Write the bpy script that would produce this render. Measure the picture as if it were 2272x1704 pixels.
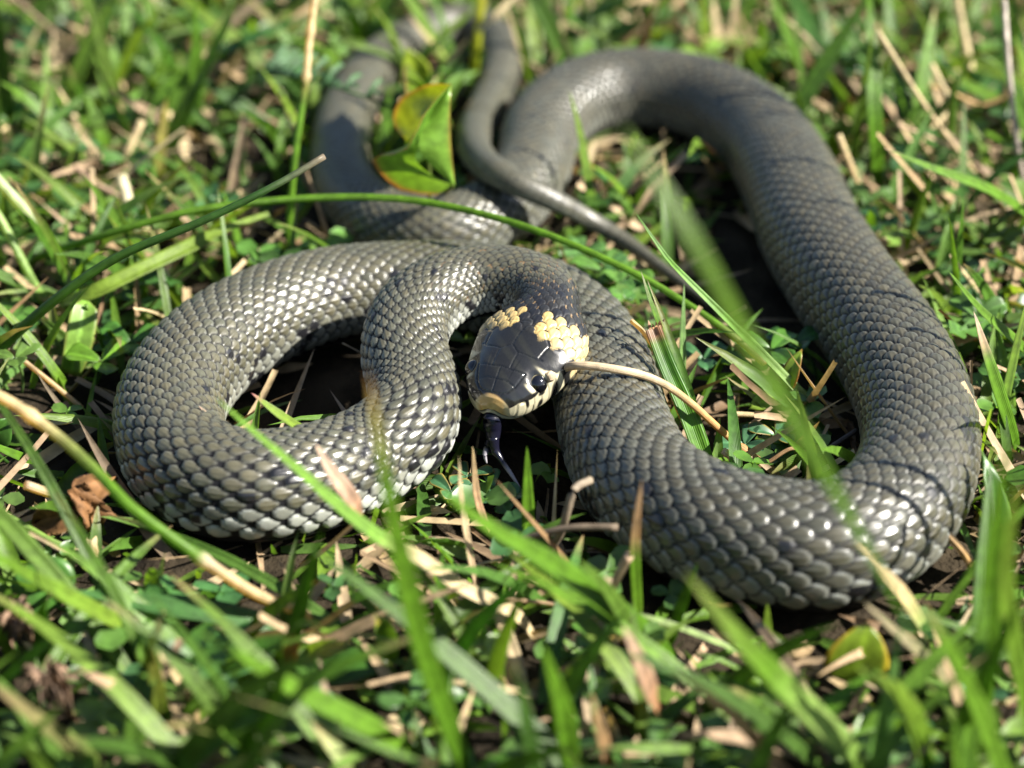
import bpy, math, random
import numpy as np
from mathutils import Vector

random.seed(7)
RNG = np.random.default_rng(11)
SC = bpy.context.scene
for o in list(bpy.data.objects):
    bpy.data.objects.remove(o)

# ------------------------------------------------------------------ camera
W0, H0 = 2272, 1704                      # pixel grid used to take measurements
ELEV, DIST, FPX = math.radians(30), 0.56, 5600.0
CAM = np.array([0, -DIST*math.cos(ELEV), DIST*math.sin(ELEV)])
FWD = np.array([0, math.cos(ELEV), -math.sin(ELEV)])
RGT = np.array([1.0, 0, 0])
UPV = np.array([0, math.sin(ELEV), math.cos(ELEV)])
cd = bpy.data.cameras.new('camera')
cam = bpy.data.objects.new('camera', cd)
SC.collection.objects.link(cam)
cam.location = CAM
cam.rotation_euler = (math.pi/2-ELEV, 0, 0)
cd.sensor_width = 36
cd.lens = 36*FPX/W0
cd.clip_start, cd.clip_end = 0.01, 200
cd.dof.use_dof = True
cd.dof.focus_distance = 0.522
cd.dof.aperture_fstop = 9.5
SC.camera = cam
# ------------------------------------------------------------------ sky and sun
SUN_AZ, SUN_EL = math.radians(77), math.radians(40)     # azimuth measured from the camera side towards +x
SUN = np.array([math.cos(SUN_EL)*math.sin(SUN_AZ), -math.cos(SUN_EL)*math.cos(SUN_AZ), math.sin(SUN_EL)])
w = bpy.data.worlds.new('World'); SC.world = w; w.use_nodes = True
nt = w.node_tree; nt.nodes.clear()
sky = nt.nodes.new('ShaderNodeTexSky'); sky.sky_type = 'NISHITA'; sky.sun_disc = False
sky.sun_elevation = SUN_EL; sky.sun_rotation = math.atan2(SUN[0], SUN[1])
bg = nt.nodes.new('ShaderNodeBackground'); bg.inputs['Strength'].default_value = 0.05
wo = nt.nodes.new('ShaderNodeOutputWorld')
nt.links.new(sky.outputs[0], bg.inputs[0]); nt.links.new(bg.outputs[0], wo.inputs[0])
sl = bpy.data.lights.new('sun', 'SUN'); sl.energy = 5.0; sl.angle = math.radians(0.53); sl.color = (1, .95, .86)
so = bpy.data.objects.new('sun', sl); SC.collection.objects.link(so)
so.rotation_euler = Vector(SUN).to_track_quat('Z', 'Y').to_euler()
so.location = SUN*3
SC.view_settings.view_transform = 'Standard'; SC.view_settings.look = 'None'
SC.view_settings.exposure = 1.6; SC.view_settings.gamma = 1
SC.cycles.use_denoising = True
SC.cycles.max_bounces = 8
SC.cycles.transmission_bounces = 6
SC.cycles.sample_clamp_indirect = 6

# ------------------------------------------------------------------ helpers
COL = SC.collection
def P(px, py, z):
    """measured picture point -> place in the scene at height z (mm)"""
    d = FWD*FPX + RGT*(px-W0/2) + UPV*(H0/2-py)
    t = (z*1e-3-CAM[2])/d[2]
    return CAM + d*t
def proj(p):
    d = p-CAM
    dep = d@FWD
    return W0/2+(d@RGT)/dep*FPX, H0/2-(d@UPV)/dep*FPX, dep
def unit(v):
    return v/np.maximum(np.linalg.norm(v, axis=-1, keepdims=True), 1e-12)
def catmull(pts, per=16):
    """smooth curve through points (rows may carry extra columns)"""
    pts = np.asarray(pts, float)
    if len(pts) == 2:
        t = np.linspace(0, 1, per)[:, None]
        return pts[0]*(1-t)+pts[1]*t
    p = np.vstack([2*pts[0]-pts[1], pts, 2*pts[-1]-pts[-2]])
    out = []
    for i in range(1, len(p)-2):
        p0, p1, p2, p3 = p[i-1:i+3]
        k = lambda a, b: max(np.linalg.norm((b-a)[:3]), 1e-9)**.5
        t0 = 0; t1 = t0+k(p0, p1); t2 = t1+k(p1, p2); t3 = t2+k(p2, p3)
        t = np.linspace(t1, t2, per, endpoint=False)[:, None]
        a1 = (t1-t)/(t1-t0)*p0+(t-t0)/(t1-t0)*p1
        a2 = (t2-t)/(t2-t1)*p1+(t-t1)/(t2-t1)*p2
        a3 = (t3-t)/(t3-t2)*p2+(t-t2)/(t3-t2)*p3
        b1 = (t2-t)/(t2-t0)*a1+(t-t0)/(t2-t0)*a2
        b2 = (t3-t)/(t3-t1)*a2+(t-t1)/(t3-t1)*a3
        out.append((t2-t)/(t2-t1)*b1+(t-t1)/(t2-t1)*b2)
    out.append(p[-2][None])
    return np.vstack(out)
def resample(c, n):
    d = np.r_[0, np.cumsum(np.linalg.norm(np.diff(c[:, :3], axis=0), axis=1))]
    t = np.linspace(0, d[-1], n)
    return np.stack([np.interp(t, d, c[:, k]) for k in range(c.shape[1])], 1)
def sstep(a, b, x):
    t = np.clip((x-a)/(b-a), 0, 1)
    return t*t*(3-2*t)
def grad(stops, t):
    """colour ramp: stops [(t, (r,g,b)), ...]"""
    if not isinstance(stops, list):
        stops = [(0, stops), (1, stops)]
    x = [s[0] for s in stops]
    return np.stack([np.interp(t, x, [s[1][k] for s in stops]) for k in range(3)], -1)
def mesh_np(name, v, faces, mat, parent=None, col=None, attrs=None, smooth=True):
    """v (n,3); faces (m,4) or (m,3) int array, or list of such arrays"""
    fl = faces if isinstance(faces, list) else [faces]
    me = bpy.data.meshes.new(name)
    me.vertices.add(len(v)); me.vertices.foreach_set('co', np.asarray(v, np.float32).ravel())
    idx = np.concatenate([f.ravel() for f in fl]).astype(np.int32)
    tot = np.concatenate([np.full(len(f), f.shape[1]) for f in fl]).astype(np.int32)
    st = np.r_[0, np.cumsum(tot)[:-1]].astype(np.int32)
    me.loops.add(len(idx)); me.loops.foreach_set('vertex_index', idx)
    me.polygons.add(len(tot)); me.polygons.foreach_set('loop_start', st)
    me.polygons.foreach_set('loop_total', tot)
    me.polygons.foreach_set('use_smooth', np.full(len(tot), smooth))
    me.update(calc_edges=True)
    if col is not None:
        a = me.color_attributes.new('Col', 'FLOAT_COLOR', 'POINT')
        c = np.ones((len(v), 4), np.float32); c[:, :3] = col
        a.data.foreach_set('color', c.ravel())
    for k, x in (attrs or {}).items():
        a = me.attributes.new(k, 'FLOAT', 'POINT'); a.data.foreach_set('value', np.asarray(x, np.float32))
    me.materials.append(mat)
    ob = bpy.data.objects.new(name, me); COL.objects.link(ob)
    if parent is not None:
        ob.parent = parent
    return ob
def grid_faces(nr, nc, wrap=False):
    r = np.arange(nr-1)[:, None]; c = np.arange(nc if wrap else nc-1)[None]
    a = r*nc+c; b = r*nc+(c+1) % nc
    return np.stack([a, b, b+nc, a+nc], -1).reshape(-1, 4)
def tag(o, label=None, cat=None, group=None, kind=None):
    for k, x in (('label', label), ('category', cat), ('group', group), ('kind', kind)):
        if x:
            o[k] = x
    return o
def empty(name, loc):
    e = bpy.data.objects.new(name, None); COL.objects.link(e); e.location = loc
    e.empty_display_size = .005
    bpy.context.view_layer.update()
    return e
def adopt(parent, *obs):
    for o in obs:
        o.parent = parent
        o.matrix_parent_inverse = parent.matrix_world.inverted()

# ------------------------------------------------------------------ materials
def new_mat(name):
    m = bpy.data.materials.new(name); m.use_nodes = True
    m.node_tree.nodes.clear()
    return m, m.node_tree.nodes, m.node_tree.links
def leaf_mat(name, trans=.42, rough=.42, veins=30, spec=.45):
    m, N, L = new_mat(name)
    at = N.new('ShaderNodeAttribute'); at.attribute_name = 'Col'
    la = N.new('ShaderNodeAttribute'); la.attribute_name = 'lat'
    tc = N.new('ShaderNodeTexCoord')
    no = N.new('ShaderNodeTexNoise'); no.inputs['Scale'].default_value = 420; no.inputs['Detail'].default_value = 3
    L.new(tc.outputs['Object'], no.inputs['Vector'])
    mr = N.new('ShaderNodeMapRange'); mr.inputs[1].default_value = .3; mr.inputs[2].default_value = .7
    mr.inputs[3].default_value = .72; mr.inputs[4].default_value = 1.28
    L.new(no.outputs[0], mr.inputs[0])
    mu = N.new('ShaderNodeMath'); mu.operation = 'MULTIPLY'; mu.inputs[1].default_value = veins
    L.new(la.outputs['Fac'], mu.inputs[0])
    si = N.new('ShaderNodeMath'); si.operation = 'SINE'; L.new(mu.outputs[0], si.inputs[0])
    mv = N.new('ShaderNodeMath'); mv.operation = 'MULTIPLY_ADD'; mv.inputs[1].default_value = .10; mv.inputs[2].default_value = 1
    L.new(si.outputs[0], mv.inputs[0])
    mm = N.new('ShaderNodeMath'); mm.operation = 'MULTIPLY'
    L.new(mv.outputs[0], mm.inputs[0]); L.new(mr.outputs[0], mm.inputs[1])
    mx = N.new('ShaderNodeVectorMath'); mx.operation = 'SCALE'
    L.new(at.outputs['Color'], mx.inputs[0]); L.new(mm.outputs[0], mx.inputs['Scale'])
    bu = N.new('ShaderNodeBump'); bu.inputs['Strength'].default_value = .35; bu.inputs['Distance'].default_value = .0001
    L.new(si.outputs[0], bu.inputs['Height'])
    p = N.new('ShaderNodeBsdfPrincipled'); p.inputs['Roughness'].default_value = rough
    p.inputs['Specular IOR Level'].default_value = spec
    L.new(mx.outputs[0], p.inputs['Base Color']); L.new(bu.outputs[0], p.inputs['Normal'])
    t = N.new('ShaderNodeBsdfTranslucent')
    tm = N.new('ShaderNodeVectorMath'); tm.operation = 'MULTIPLY'; tm.inputs[1].default_value = (1.75, 1.55, .7)
    L.new(mx.outputs[0], tm.inputs[0]); L.new(tm.outputs[0], t.inputs[0])
    s = N.new('ShaderNodeMixShader'); s.inputs[0].default_value = trans
    o = N.new('ShaderNodeOutputMaterial')
    L.new(p.outputs[0], s.inputs[1]); L.new(t.outputs[0], s.inputs[2]); L.new(s.outputs[0], o.inputs[0])
    return m
M_LEAF = leaf_mat('leaf')
M_BROAD = leaf_mat('broad_leaf', .38, .38, 0, .5)
M_DEAD = leaf_mat('dead_leaf', .12, .7, 3, .2)
M_DRY = leaf_mat('dry_straw', .15, .6, 26, .3)
def snake_mat():
    m, N, L = new_mat('snake_skin')
    at = N.new('ShaderNodeAttribute'); at.attribute_name = 'Col'
    ro = N.new('ShaderNodeAttribute'); ro.attribute_name = 'rough'
    tc = N.new('ShaderNodeTexCoord')
    no = N.new('ShaderNodeTexNoise'); no.inputs['Scale'].default_value = 1500; no.inputs['Detail'].default_value = 4
    L.new(tc.outputs['Object'], no.inputs['Vector'])
    mr = N.new('ShaderNodeMapRange'); mr.inputs[3].default_value = .8; mr.inputs[4].default_value = 1.2
    L.new(no.outputs[0], mr.inputs[0])
    mx = N.new('ShaderNodeVectorMath'); mx.operation = 'SCALE'
    L.new(at.outputs['Color'], mx.inputs[0]); L.new(mr.outputs[0], mx.inputs['Scale'])
    bu = N.new('ShaderNodeBump'); bu.inputs['Strength'].default_value = .16; bu.inputs['Distance'].default_value = .00008
    L.new(no.outputs[0], bu.inputs['Height'])
    p = N.new('ShaderNodeBsdfPrincipled')
    sp = N.new('ShaderNodeAttribute'); sp.attribute_name = 'spec'
    sm_ = N.new('ShaderNodeMath'); sm_.operation = 'MULTIPLY'; sm_.inputs[1].default_value = .8
    L.new(sp.outputs['Fac'], sm_.inputs[0]); L.new(sm_.outputs[0], p.inputs['Specular IOR Level'])
    L.new(mx.outputs[0], p.inputs['Base Color']); L.new(ro.outputs['Fac'], p.inputs['Roughness'])
    L.new(bu.outputs[0], p.inputs['Normal'])
    o = N.new('ShaderNodeOutputMaterial'); L.new(p.outputs[0], o.inputs[0])
    return m
M_SNAKE = snake_mat()
def gloss_mat(name, rgb, rough=.1, attr=False, coat=0.0):
    m, N, L = new_mat(name)
    p = N.new('ShaderNodeBsdfPrincipled'); p.inputs['Roughness'].default_value = rough
    p.inputs['Coat Weight'].default_value = coat
    p.inputs['Base Color'].default_value = (*rgb, 1)
    if attr:
        at = N.new('ShaderNodeAttribute'); at.attribute_name = 'Col'
        L.new(at.outputs['Color'], p.inputs['Base Color'])
    o = N.new('ShaderNodeOutputMaterial'); L.new(p.outputs[0], o.inputs[0])
    return m
M_EYE = gloss_mat('eye', (.01, .01, .012), .04, True, 1.0)
M_TONGUE = gloss_mat('tongue', (.006, .006, .012), .22, True)
def soil_mat():
    m, N, L = new_mat('soil')
    tc = N.new('ShaderNodeTexCoord')
    n1 = N.new('ShaderNodeTexNoise'); n1.inputs['Scale'].default_value = 60; n1.inputs['Detail'].default_value = 8
    L.new(tc.outputs['Object'], n1.inputs['Vector'])
    r = N.new('ShaderNodeValToRGB')
    r.color_ramp.elements[0].position = .35; r.color_ramp.elements[0].color = (.009, .007, .005, 1)
    r.color_ramp.elements[1].position = .72; r.color_ramp.elements[1].color = (.055, .042, .026, 1)
    L.new(n1.outputs[0], r.inputs[0])
    n2 = N.new('ShaderNodeTexNoise'); n2.inputs['Scale'].default_value = 500; n2.inputs['Detail'].default_value = 6
    L.new(tc.outputs['Object'], n2.inputs['Vector'])
    b = N.new('ShaderNodeBump'); b.inputs['Strength'].default_value = 1; b.inputs['Distance'].default_value = .0015
    L.new(n2.outputs[0], b.inputs['Height'])
    p = N.new('ShaderNodeBsdfPrincipled'); p.inputs['Roughness'].default_value = .95
    p.inputs['Specular IOR Level'].default_value = .1
    L.new(r.outputs[0], p.inputs['Base Color']); L.new(b.outputs[0], p.inputs['Normal'])
    o = N.new('ShaderNodeOutputMaterial'); L.new(p.outputs[0], o.inputs[0])
    return m
M_SOIL = soil_mat()

# ------------------------------------------------------------------ ground: fine near the snake, one sheet to the horizon
def ground_z(x, y):
    z = .0016*np.sin(x*61+1.3)*np.cos(y*47)+.0010*np.sin(x*151+y*97)+.0008*np.cos(y*210-x*133)
    return z*np.exp(-((x/.6)**2+(y/.7)**2)**2)-.0015
ax = np.r_[-60, -15, -4, -1.5, np.linspace(-.6, .6, 200), 1.5, 4, 15, 60]
ay = np.r_[-60, -15, -4, -1.5, np.linspace(-.6, .8, 220), 1.8, 4, 15, 60]
gx, gy = np.meshgrid(ax, ay)
gv = np.stack([gx, gy, ground_z(gx, gy)], -1).reshape(-1, 3)
ground = mesh_np('ground', gv, grid_faces(len(ay), len(ax)), M_SOIL)
tag(ground, 'dark crumbly soil under the lawn', kind='structure')

# ------------------------------------------------------------------ snake: spine from measured centre line
# (px, py, half width in px or None, centre height in mm or None = lying on the ground)
HEADP = [(1089, 908, 17.6), (1107, 874, 18.9), (1130, 835, 20.4), (1157, 798, 22.0), (1186, 757, 23.8)]
NECKP = [(1216, 704, 70, 25.2), (1212, 655, 72, 26.2), (1145, 625, 74, 26), (1060, 624, 77, 25), (972, 652, 82, 24),
         (912, 708, 88, 21.5), (896, 785, 94, 18.5), (920, 868, 99, 15.5), (905, 950, 104, 14.2), (820, 1016, 110, None),
         (700, 1062, 117, None), (540, 1082, 121, None), (420, 1040, 121, None), (374, 950, 119, None),
         (402, 850, 116, None), (490, 760, 112, None), (610, 695, 108, None), (740, 655, 102, None),
         (880, 640, 99, None), (1040, 640, 99, None), (1180, 672, 104, None), (1285, 745, 109, None), (1340, 850, 114, None),
         (1366, 960, 121, None), (1430, 1080, 129, None), (1560, 1165, 136, None), (1700, 1205, 139, None),
         (1850, 1212, 139, None), (1980, 1140, 134, None), (2040, 1020, 128, None), (2030, 900, 124, None),
         (1962, 760, 119, None), (1870, 635, 114, None), (1800, 520, 109, None), (1750, 400, 103, None),
         (1680, 295, 94, None), (1560, 222, 90, None), (1410, 199, 88, None), (1290, 218, 85, None),
         (1205, 288, 82, None), (1183, 370, 80, None), (1120, 460, 78, None), (990, 512, 76, None), (860, 498, 73, None),
         (775, 425, 68, None), (755, 330, 62, None), (775, 235, 56, None), (830, 150, 50, None), (920, 85, 46, None),
         (1020, 52, 43, None), (1095, 82, 42, None), (1115, 140, 40, None), (1090, 215, 39, None), (1055, 290, 36, 11),
         (1060, 345, 34, 17), (1120, 395, 30, 21.5), (1225, 443, 24, 17), (1306, 486, 20, 11), (1383, 532, 17, 7),
         (1460, 588, 13, 5), (1530, 640, 9, 4), (1580, 680, 4, 3.5)]
cp = []
for x, y, z in HEADP:
    p = P(x, y, z); cp.append([*p, .0085])
for x, y, rp, z in NECKP:
    if z is None:
        z = 12.
        for _ in range(6):
            p = P(x, y, z); r = rp*((p-CAM)@FWD)/FPX
            z = r*960+1.2
    p = P(x, y, z); r = rp*((p-CAM)@FWD)/FPX
    cp.append([*p, r])
cp = np.array(cp)
cur = catmull(cp, 24)
tot = np.linalg.norm(np.diff(cur[:, :3], axis=0), axis=1).sum()
STEP = .0004
NB = int(tot/STEP)
cur = resample(cur, NB)
def gsm(a, s):                                   # gaussian smoothing along the spine
    k = np.exp(-.5*(np.arange(-3*s, 3*s+1)/s)**2); k /= k.sum()
    pad = np.vstack([2*a[0]-a[3*s:0:-1], a, 2*a[-1]-a[-2:-3*s-2:-1]])
    return np.stack([np.convolve(pad[:, i], k, 'valid') for i in range(a.shape[1])], 1)
cur = gsm(cur, 7)
sl_ = np.r_[0, np.cumsum(np.linalg.norm(np.diff(cur[:, :3], axis=0), axis=1))]*1e3   # mm from snout
# denser rows on the head
HL = 25.0                                        # end of the head (mm)
s_rows = np.r_[.012*1.0+np.linspace(0, 1, 26)**2*2.0, np.arange(2.15, 46, .17), np.arange(46, sl_[-1]-.2, .40)]
SP = np.stack([np.interp(s_rows, sl_, cur[:, k]) for k in range(4)], 1)
tang = unit(np.gradient(cur[:, :3], axis=0))
T = unit(np.stack([np.interp(s_rows, sl_, tang[:, k]) for k in range(3)], 1))
Z = np.array([0, 0, 1.0])
Bn = unit(np.cross(T, Z)); U = np.cross(Bn, T)       # Bn sideways, U dorsal
kap = np.gradient(tang, axis=0)/np.maximum(np.gradient(sl_*1e-3)[:, None], 1e-9)
K = np.stack([np.interp(s_rows, sl_, kap[:, k]) for k in range(3)], 1)
NC = 300
phi = np.linspace(-math.pi, math.pi, NC, endpoint=False)
S, PH = np.meshgrid(s_rows, phi, indexing='ij')
rad = SP[:, 3:4]*1e3                                 # mm
# --- cross-sections (mm): body
sgn = np.sign(PH)
cb, sb = np.cos(PH), np.sin(PH)
ex = 2.25
den = (np.abs(cb)**ex+np.abs(sb)**ex)**(1/ex)
yb = sb/den*rad*1.0; zb = cb/den*rad*np.where(cb > 0, .99, .93)
# --- head profile
tk = [0, .25, .8, 1.8, 3.2, 5, 7.5, 10, 12.5, 15, 17.5, 20, 22.5, 25, 28, 32]
HS = 1.0
wk = [0, 2.3, 3.8, 5.2, 6.5, 7.6, 8.8, 9.7, 10.6, 11.3, 11.7, 11.6, 11.1, 10.1, 8.8, 7.4]
hk = [0, 1.6, 2.7, 3.7, 4.3, 5.0, 5.7, 6.1, 6.3, 6.5, 6.6, 6.6, 6.6, 6.7, 6.9, 7.1]
lk = [0, 1.9, 3.2, 4.3, 5.1, 5.6, 6.1, 6.4, 6.6, 6.8, 6.9, 6.9, 6.9, 6.9, 6.9, 7.0]
from_t = lambda k: np.interp(s_rows, tk, k)
def sm_prof(k):                                     # smooth interpolation of the profile
    f = np.interp(np.linspace(0, 32, 1281), tk, k)
    g = f.copy(); ker = np.hanning(61); ker /= ker.sum()
    g = np.convolve(np.r_[2*f[0]-f[30:0:-1], f, np.full(30, f[-1])], ker, 'valid')
    b = sstep(1.2, 2.6, np.linspace(0, 32, 1281)); g = f*(1-b)+g*b
    return np.interp(s_rows, np.linspace(0, 32, 1281), g)
hw, ht, hb = sm_prof(wk)[:, None], sm_prof(hk)[:, None], sm_prof(lk)[:, None]
exh = np.where(cb > 0, 2.25, 2.9)
denh = (np.abs(cb)**exh+np.abs(sb)**exh)**(1/exh)
yh = sb/denh*hw; zh = cb/denh*np.where(cb > 0, ht, hb)
# cheeks slope: the lip side is vertical, top narrower towards the snout
yh *= 1-.16*sstep(.2, 1, zh/np.maximum(ht, .01))
mixh = sstep(24.5, 32, s_rows)[:, None]
y0 = yh*(1-mixh)+yb*mixh
z0 = zh*(1-mixh)+zb*mixh
pos = SP[:, None, :3] + (Bn[:, None]*y0[..., None]+U[:, None]*z0[..., None])*1e-3
nrm = unit(np.cross(np.gradient(pos, axis=1), np.gradient(pos, axis=0)))
out_dir = Bn[:, None]*y0[..., None]+U[:, None]*z0[..., None]
nrm *= np.sign((nrm*out_dir).sum(-1, keepdims=True)+1e-9)
# --- scale lattice
PM = 2.16
x = np.clip(np.abs(PH)/PM, 0, 1.6)
bcoord = np.sign(PH)*11.5*(1.2*x-.2*x**3)
Lr = .37*np.maximum(SP[:, 3]*1e3, 1.2)
acoord = np.cumsum(np.r_[0, np.diff(s_rows)/Lr[1:]])[:, None]+0*PH
curv = (K[:, None]*(Bn[:, None]*sb[..., None]+U[:, None]*cb[..., None])).sum(-1)*rad*1e-3
stretch = np.clip(1-curv, .62, 1.5)
def hsh(i, j, k=0):
    v = np.sin(i*12.9898+j*78.233+k*37.719)*43758.5453
    return v-np.floor(v)
qn = np.full(S.shape, 3.0); best = np.full(S.shape, -1.0); bi = np.zeros(S.shape); bj = np.zeros(S.shape); bq = np.full(S.shape, 2.0); bv = np.zeros(S.shape); buu = np.zeros(S.shape)
j0 = np.round(bcoord)
slim = .91-.10*sstep(55, 80, S)*(1-sstep(190, 300, S))+.03*sstep(300, 420, S)
for dj in (-2, -1, 0, 1, 2):
    j = j0+dj
    off = .5*np.mod(j, 2)
    i0 = np.round(acoord-off)
    for di in (-1, 0, 1):
        i = i0+di
        u = (acoord-(i+off))*np.sqrt(stretch)
        v = bcoord-j
        uu = u/(.57*slim); vv = v/(.81*slim)
        # pointed-oval outline, rounder at the free (tail) end
        q = np.abs(uu)**2.1+np.abs(vv)**2.1*(1+.35*np.clip(-uu, -.4, 1))
        cov = np.clip((1-q)/.30, 0, 1)
        h = np.where(q < 1, (.30+.62*(u+.55))*np.sqrt(cov)*(.86+.14*np.clip(1-q, 0, 1))+.06*(hsh(i, j, 3)-.5), -1)
        h = np.where(np.abs(j) > 11.6, -1, h)
        m = h > best
        best = np.where(m, h, best); bi = np.where(m, i, bi); bj = np.where(m, j, bj); bq = np.where(m, q, bq)
        bv = np.where(m, vv, bv); buu = np.where(m, uu, buu)
for dj in (-2, -1, 0, 1, 2):                         # edges of the scales that overlap this one
    j = j0+dj
    off = .5*np.mod(j, 2)
    i0 = np.round(acoord-off)
    for di in (-1, 0, 1):
        i = i0+di
        u = (acoord-(i+off))*np.sqrt(stretch)
        uu = u/(.57*slim); vv = (bcoord-j)/(.81*slim)
        q = np.abs(uu)**2.1+np.abs(vv)**2.1*(1+.35*np.clip(-uu, -.4, 1))
        qn = np.where((q >= 1) & (np.abs(j) < 11.6) & (uu > buu+.05), np.minimum(qn, q), qn)
onsc = best > 0
line = sstep(1.80, 1.12, qn/(1+.12*sstep(60, 90, S)*(1-sstep(190, 260, S))))
keel = .22*np.exp(-(bv/.13)**2)*np.clip(1-bq, 0, 1)*(np.abs(bj) < 8.5)
hs = np.where(onsc, best+keel-.22*line, 0)
# ventral plates: broad bands across the belly
vent = np.abs(bcoord) > 11.75
va = acoord+.25
vf = va-np.floor(va)
hv = (.2+.7*vf)*np.clip((1-vf)/.08, 0, 1)
hs = np.where(vent, hv*.8, hs)
amp = .10*rad*(.55+.45*sstep(28, 60, S))            # mm of relief
body_w = sstep(22.0, 26.0, S)
disp = hs*amp*.62*body_w
# --- body colours (albedo, with some sheen and shade painted in)
r1 = hsh(bi, bj); r2 = hsh(bi, bj, 1); r3 = hsh(bi, bj, 2)
lowf = np.sin(S*.021)*.5+.5
base = np.stack([.078+0*S, .074+0*S, .047+0*S], -1)
dk = np.stack([.052+0*S, .049+0*S, .034+0*S], -1)
wd = (sstep(300, 380, S)*(1-sstep(640, 760, S)))[..., None]  # wide loop toned darker, its duller sunlight put into the colour
base = base*(1-wd*.72)+dk*wd*.72
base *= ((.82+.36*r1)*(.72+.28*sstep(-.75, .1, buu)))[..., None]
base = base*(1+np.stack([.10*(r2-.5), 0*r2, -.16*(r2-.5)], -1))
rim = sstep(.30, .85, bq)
rim_sheen = np.stack([.150+0*S, .160+0*S, .150+0*S], -1)  # pale bluish rim: sheen of the scale edges painted as colour
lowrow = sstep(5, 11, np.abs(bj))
c = base*(1-(rim*(.30+.45*lowrow))[..., None])+rim_sheen*(rim*(.30+.45*lowrow))[..., None]
# flank spots: black bars on the sides every few rows
bar = np.sin(bi*2*math.pi/5.3+np.sign(bj)*1.1)
isbar = ((np.abs(np.abs(bj)-6) < 1.2) & (bar > .55) & (r3 > .55)) | ((np.abs(np.abs(bj)-10) < 1.2) & (bar < -.6) & (r3 > .5)) | ((np.abs(bj) < 3) & (r3 > .975))
half = (buu > -.35+.5*(r2-.5)) & (bv*np.sign(r1-.5) > -.45)
fade = 1-.6*sstep(420, 520, S)
barm = (isbar & half)*fade
c = c*(1-barm[..., None])+np.array([.010, .010, .012])*barm[..., None]
# pale lower flanks, whitest by the throat
pale = sstep(7.8, 11, np.abs(bj))*(.30+.70*(1-sstep(120, 230, S)))*(1-.30*sstep(330, 520, S))
palec = np.stack([.46+0*S, .48+0*S, .43+0*S], -1)*(.75+.4*r1)[..., None]
pm = pale*(1-barm)*(onsc)
c = c*(1-pm[..., None])+palec*pm[..., None]
# skin between the scales, plus shade painted beneath their overlapping edges
gap = np.maximum(1-np.clip(best/.22, 0, 1), line*.92)
gapc = np.stack([.009+0*S, .009+0*S, .011+0*S], -1)
tan = ((hsh(np.floor(acoord*2), np.floor(bcoord), 5) > .95)*(1-sstep(50, 75, S)))[..., None]
gapc = gapc*(1-tan)+np.array([.20, .11, .045])*tan
c = c*(1-gap[..., None])+gapc*gap[..., None]
# belly plates
vi = np.floor(va)
vb = (hsh(vi, np.sign(PH), 7) > .62)
vc = np.where(vb[..., None], np.array([.02, .022, .028]), np.array([.50, .50, .44]))
vc = vc*(1-.5*sstep(250, 420, S)[..., None])
vc = np.where((vf > .93)[..., None], vc*.25, vc)
c = np.where(vent[..., None], vc, c)
rough = .29+.10*r2+.06*np.abs(bv)+.25*gap
# --- head painting, in head coordinates (mm from the snout, sideways, up)
t = S; yl = y0; zt = z0
lat = np.abs(yl)/np.maximum(hw, .01)
yt = yl
def seg_d(px_, py_, a, b):
    ax_, ay_ = a; bx_, by_ = b
    dx, dy = bx_-ax_, by_-ay_
    k = np.clip(((px_-ax_)*dx+(py_-ay_)*dy)/(dx*dx+dy*dy), 0, 1)
    return np.hypot(px_-ax_-k*dx, py_-ay_-k*dy)
tops = [[(1.5, 0), (7.2, 0)], [(1.5, 0), (1.7, 1.9), (2.4, 3.1)], [(4.3, 0), (4.4, 2.2), (4.0, 4.2)],
        [(7.2, 0), (7.0, 2.0), (7.4, 5.2)], [(7.0, 2.0), (11.6, 2.1), (13.2, 0)], [(11.6, 2.1), (12.0, 5.6), (12.6, 7.0)],
        [(13.2, 0), (19.6, 0)], [(12.3, 6.3), (16.2, 6.9), (19.0, 4.0), (19.6, 0)], [(16.2, 6.9), (16.8, 8.6)],
        [(19.0, 4.0), (21.0, 5.5), (20.5, 8)], [(2.4, 3.1), (4.0, 4.2), (7.4, 5.2)]]
dg = np.full(S.shape, 9.)
ay_ = np.abs(yt)
hm = S < 26
for pl in tops:
    for a, b in zip(pl[:-1], pl[1:]):
        dd = np.full(S.shape, 9.); dd[hm] = seg_d(t[hm], ay_[hm], a, b); dg = np.minimum(dg, dd)
top = (zt > .30*ht)
gro = np.where(top, np.exp(-(dg/.16)**2), 0)
zf = np.where(zt > 0, zt/np.maximum(ht, .01), zt/np.maximum(hb, .01))
mouth = -.74+.12*np.sin(np.clip((t-6)/16, 0, 1)*math.pi)
side = (~top)
gl = np.zeros(S.shape)
for tl in (1.7, 3.3, 5.0, 6.9, 9.0, 11.3, 13.8, 16.8):
    gl = np.maximum(gl, np.exp(-((t-tl-.5*(zf+.2))/.15)**2)*((zf > mouth) & (zf < .22)))
mgr = np.exp(-((zf-mouth)*hb/.20)**2)*(t < 20.5)*(zt < 0)
disp_h = -.16*gro-.12*gl-.40*mgr
ey_t, ey_z = 8.0, .40                               # eye position
brow = np.exp(-(((t-ey_t)/2.6)**2+((zf-.86)/.22)**2))*(lat > .35)
sock = np.exp(-(((t-ey_t)/1.75)**2+((zf-ey_z)*ht/1.75)**2)**2)*(lat > .5)
disp_h += .12*brow-.55*sock
nost = np.exp(-(((t-2.9)/.42)**2+((zf-.14)*ht/.36)**2)**2)*(lat > .4)
disp_h -= .35*nost
disp = disp+disp_h*(1-body_w)
blk = np.array([.013, .013, .013]); cream = np.array([.50, .46, .31])
hc = np.zeros(S.shape+(3,))+blk
hc += (.010*np.sin(t*1.3+yt)[..., None]*np.array([.6, .6, .3])).clip(0)
lips = sstep(.24, .16, zf+.05*np.sin(t*2.2)-.30*sstep(4.5, 9, t)*np.exp(-((t-11.2)/1.5)**2))
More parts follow.
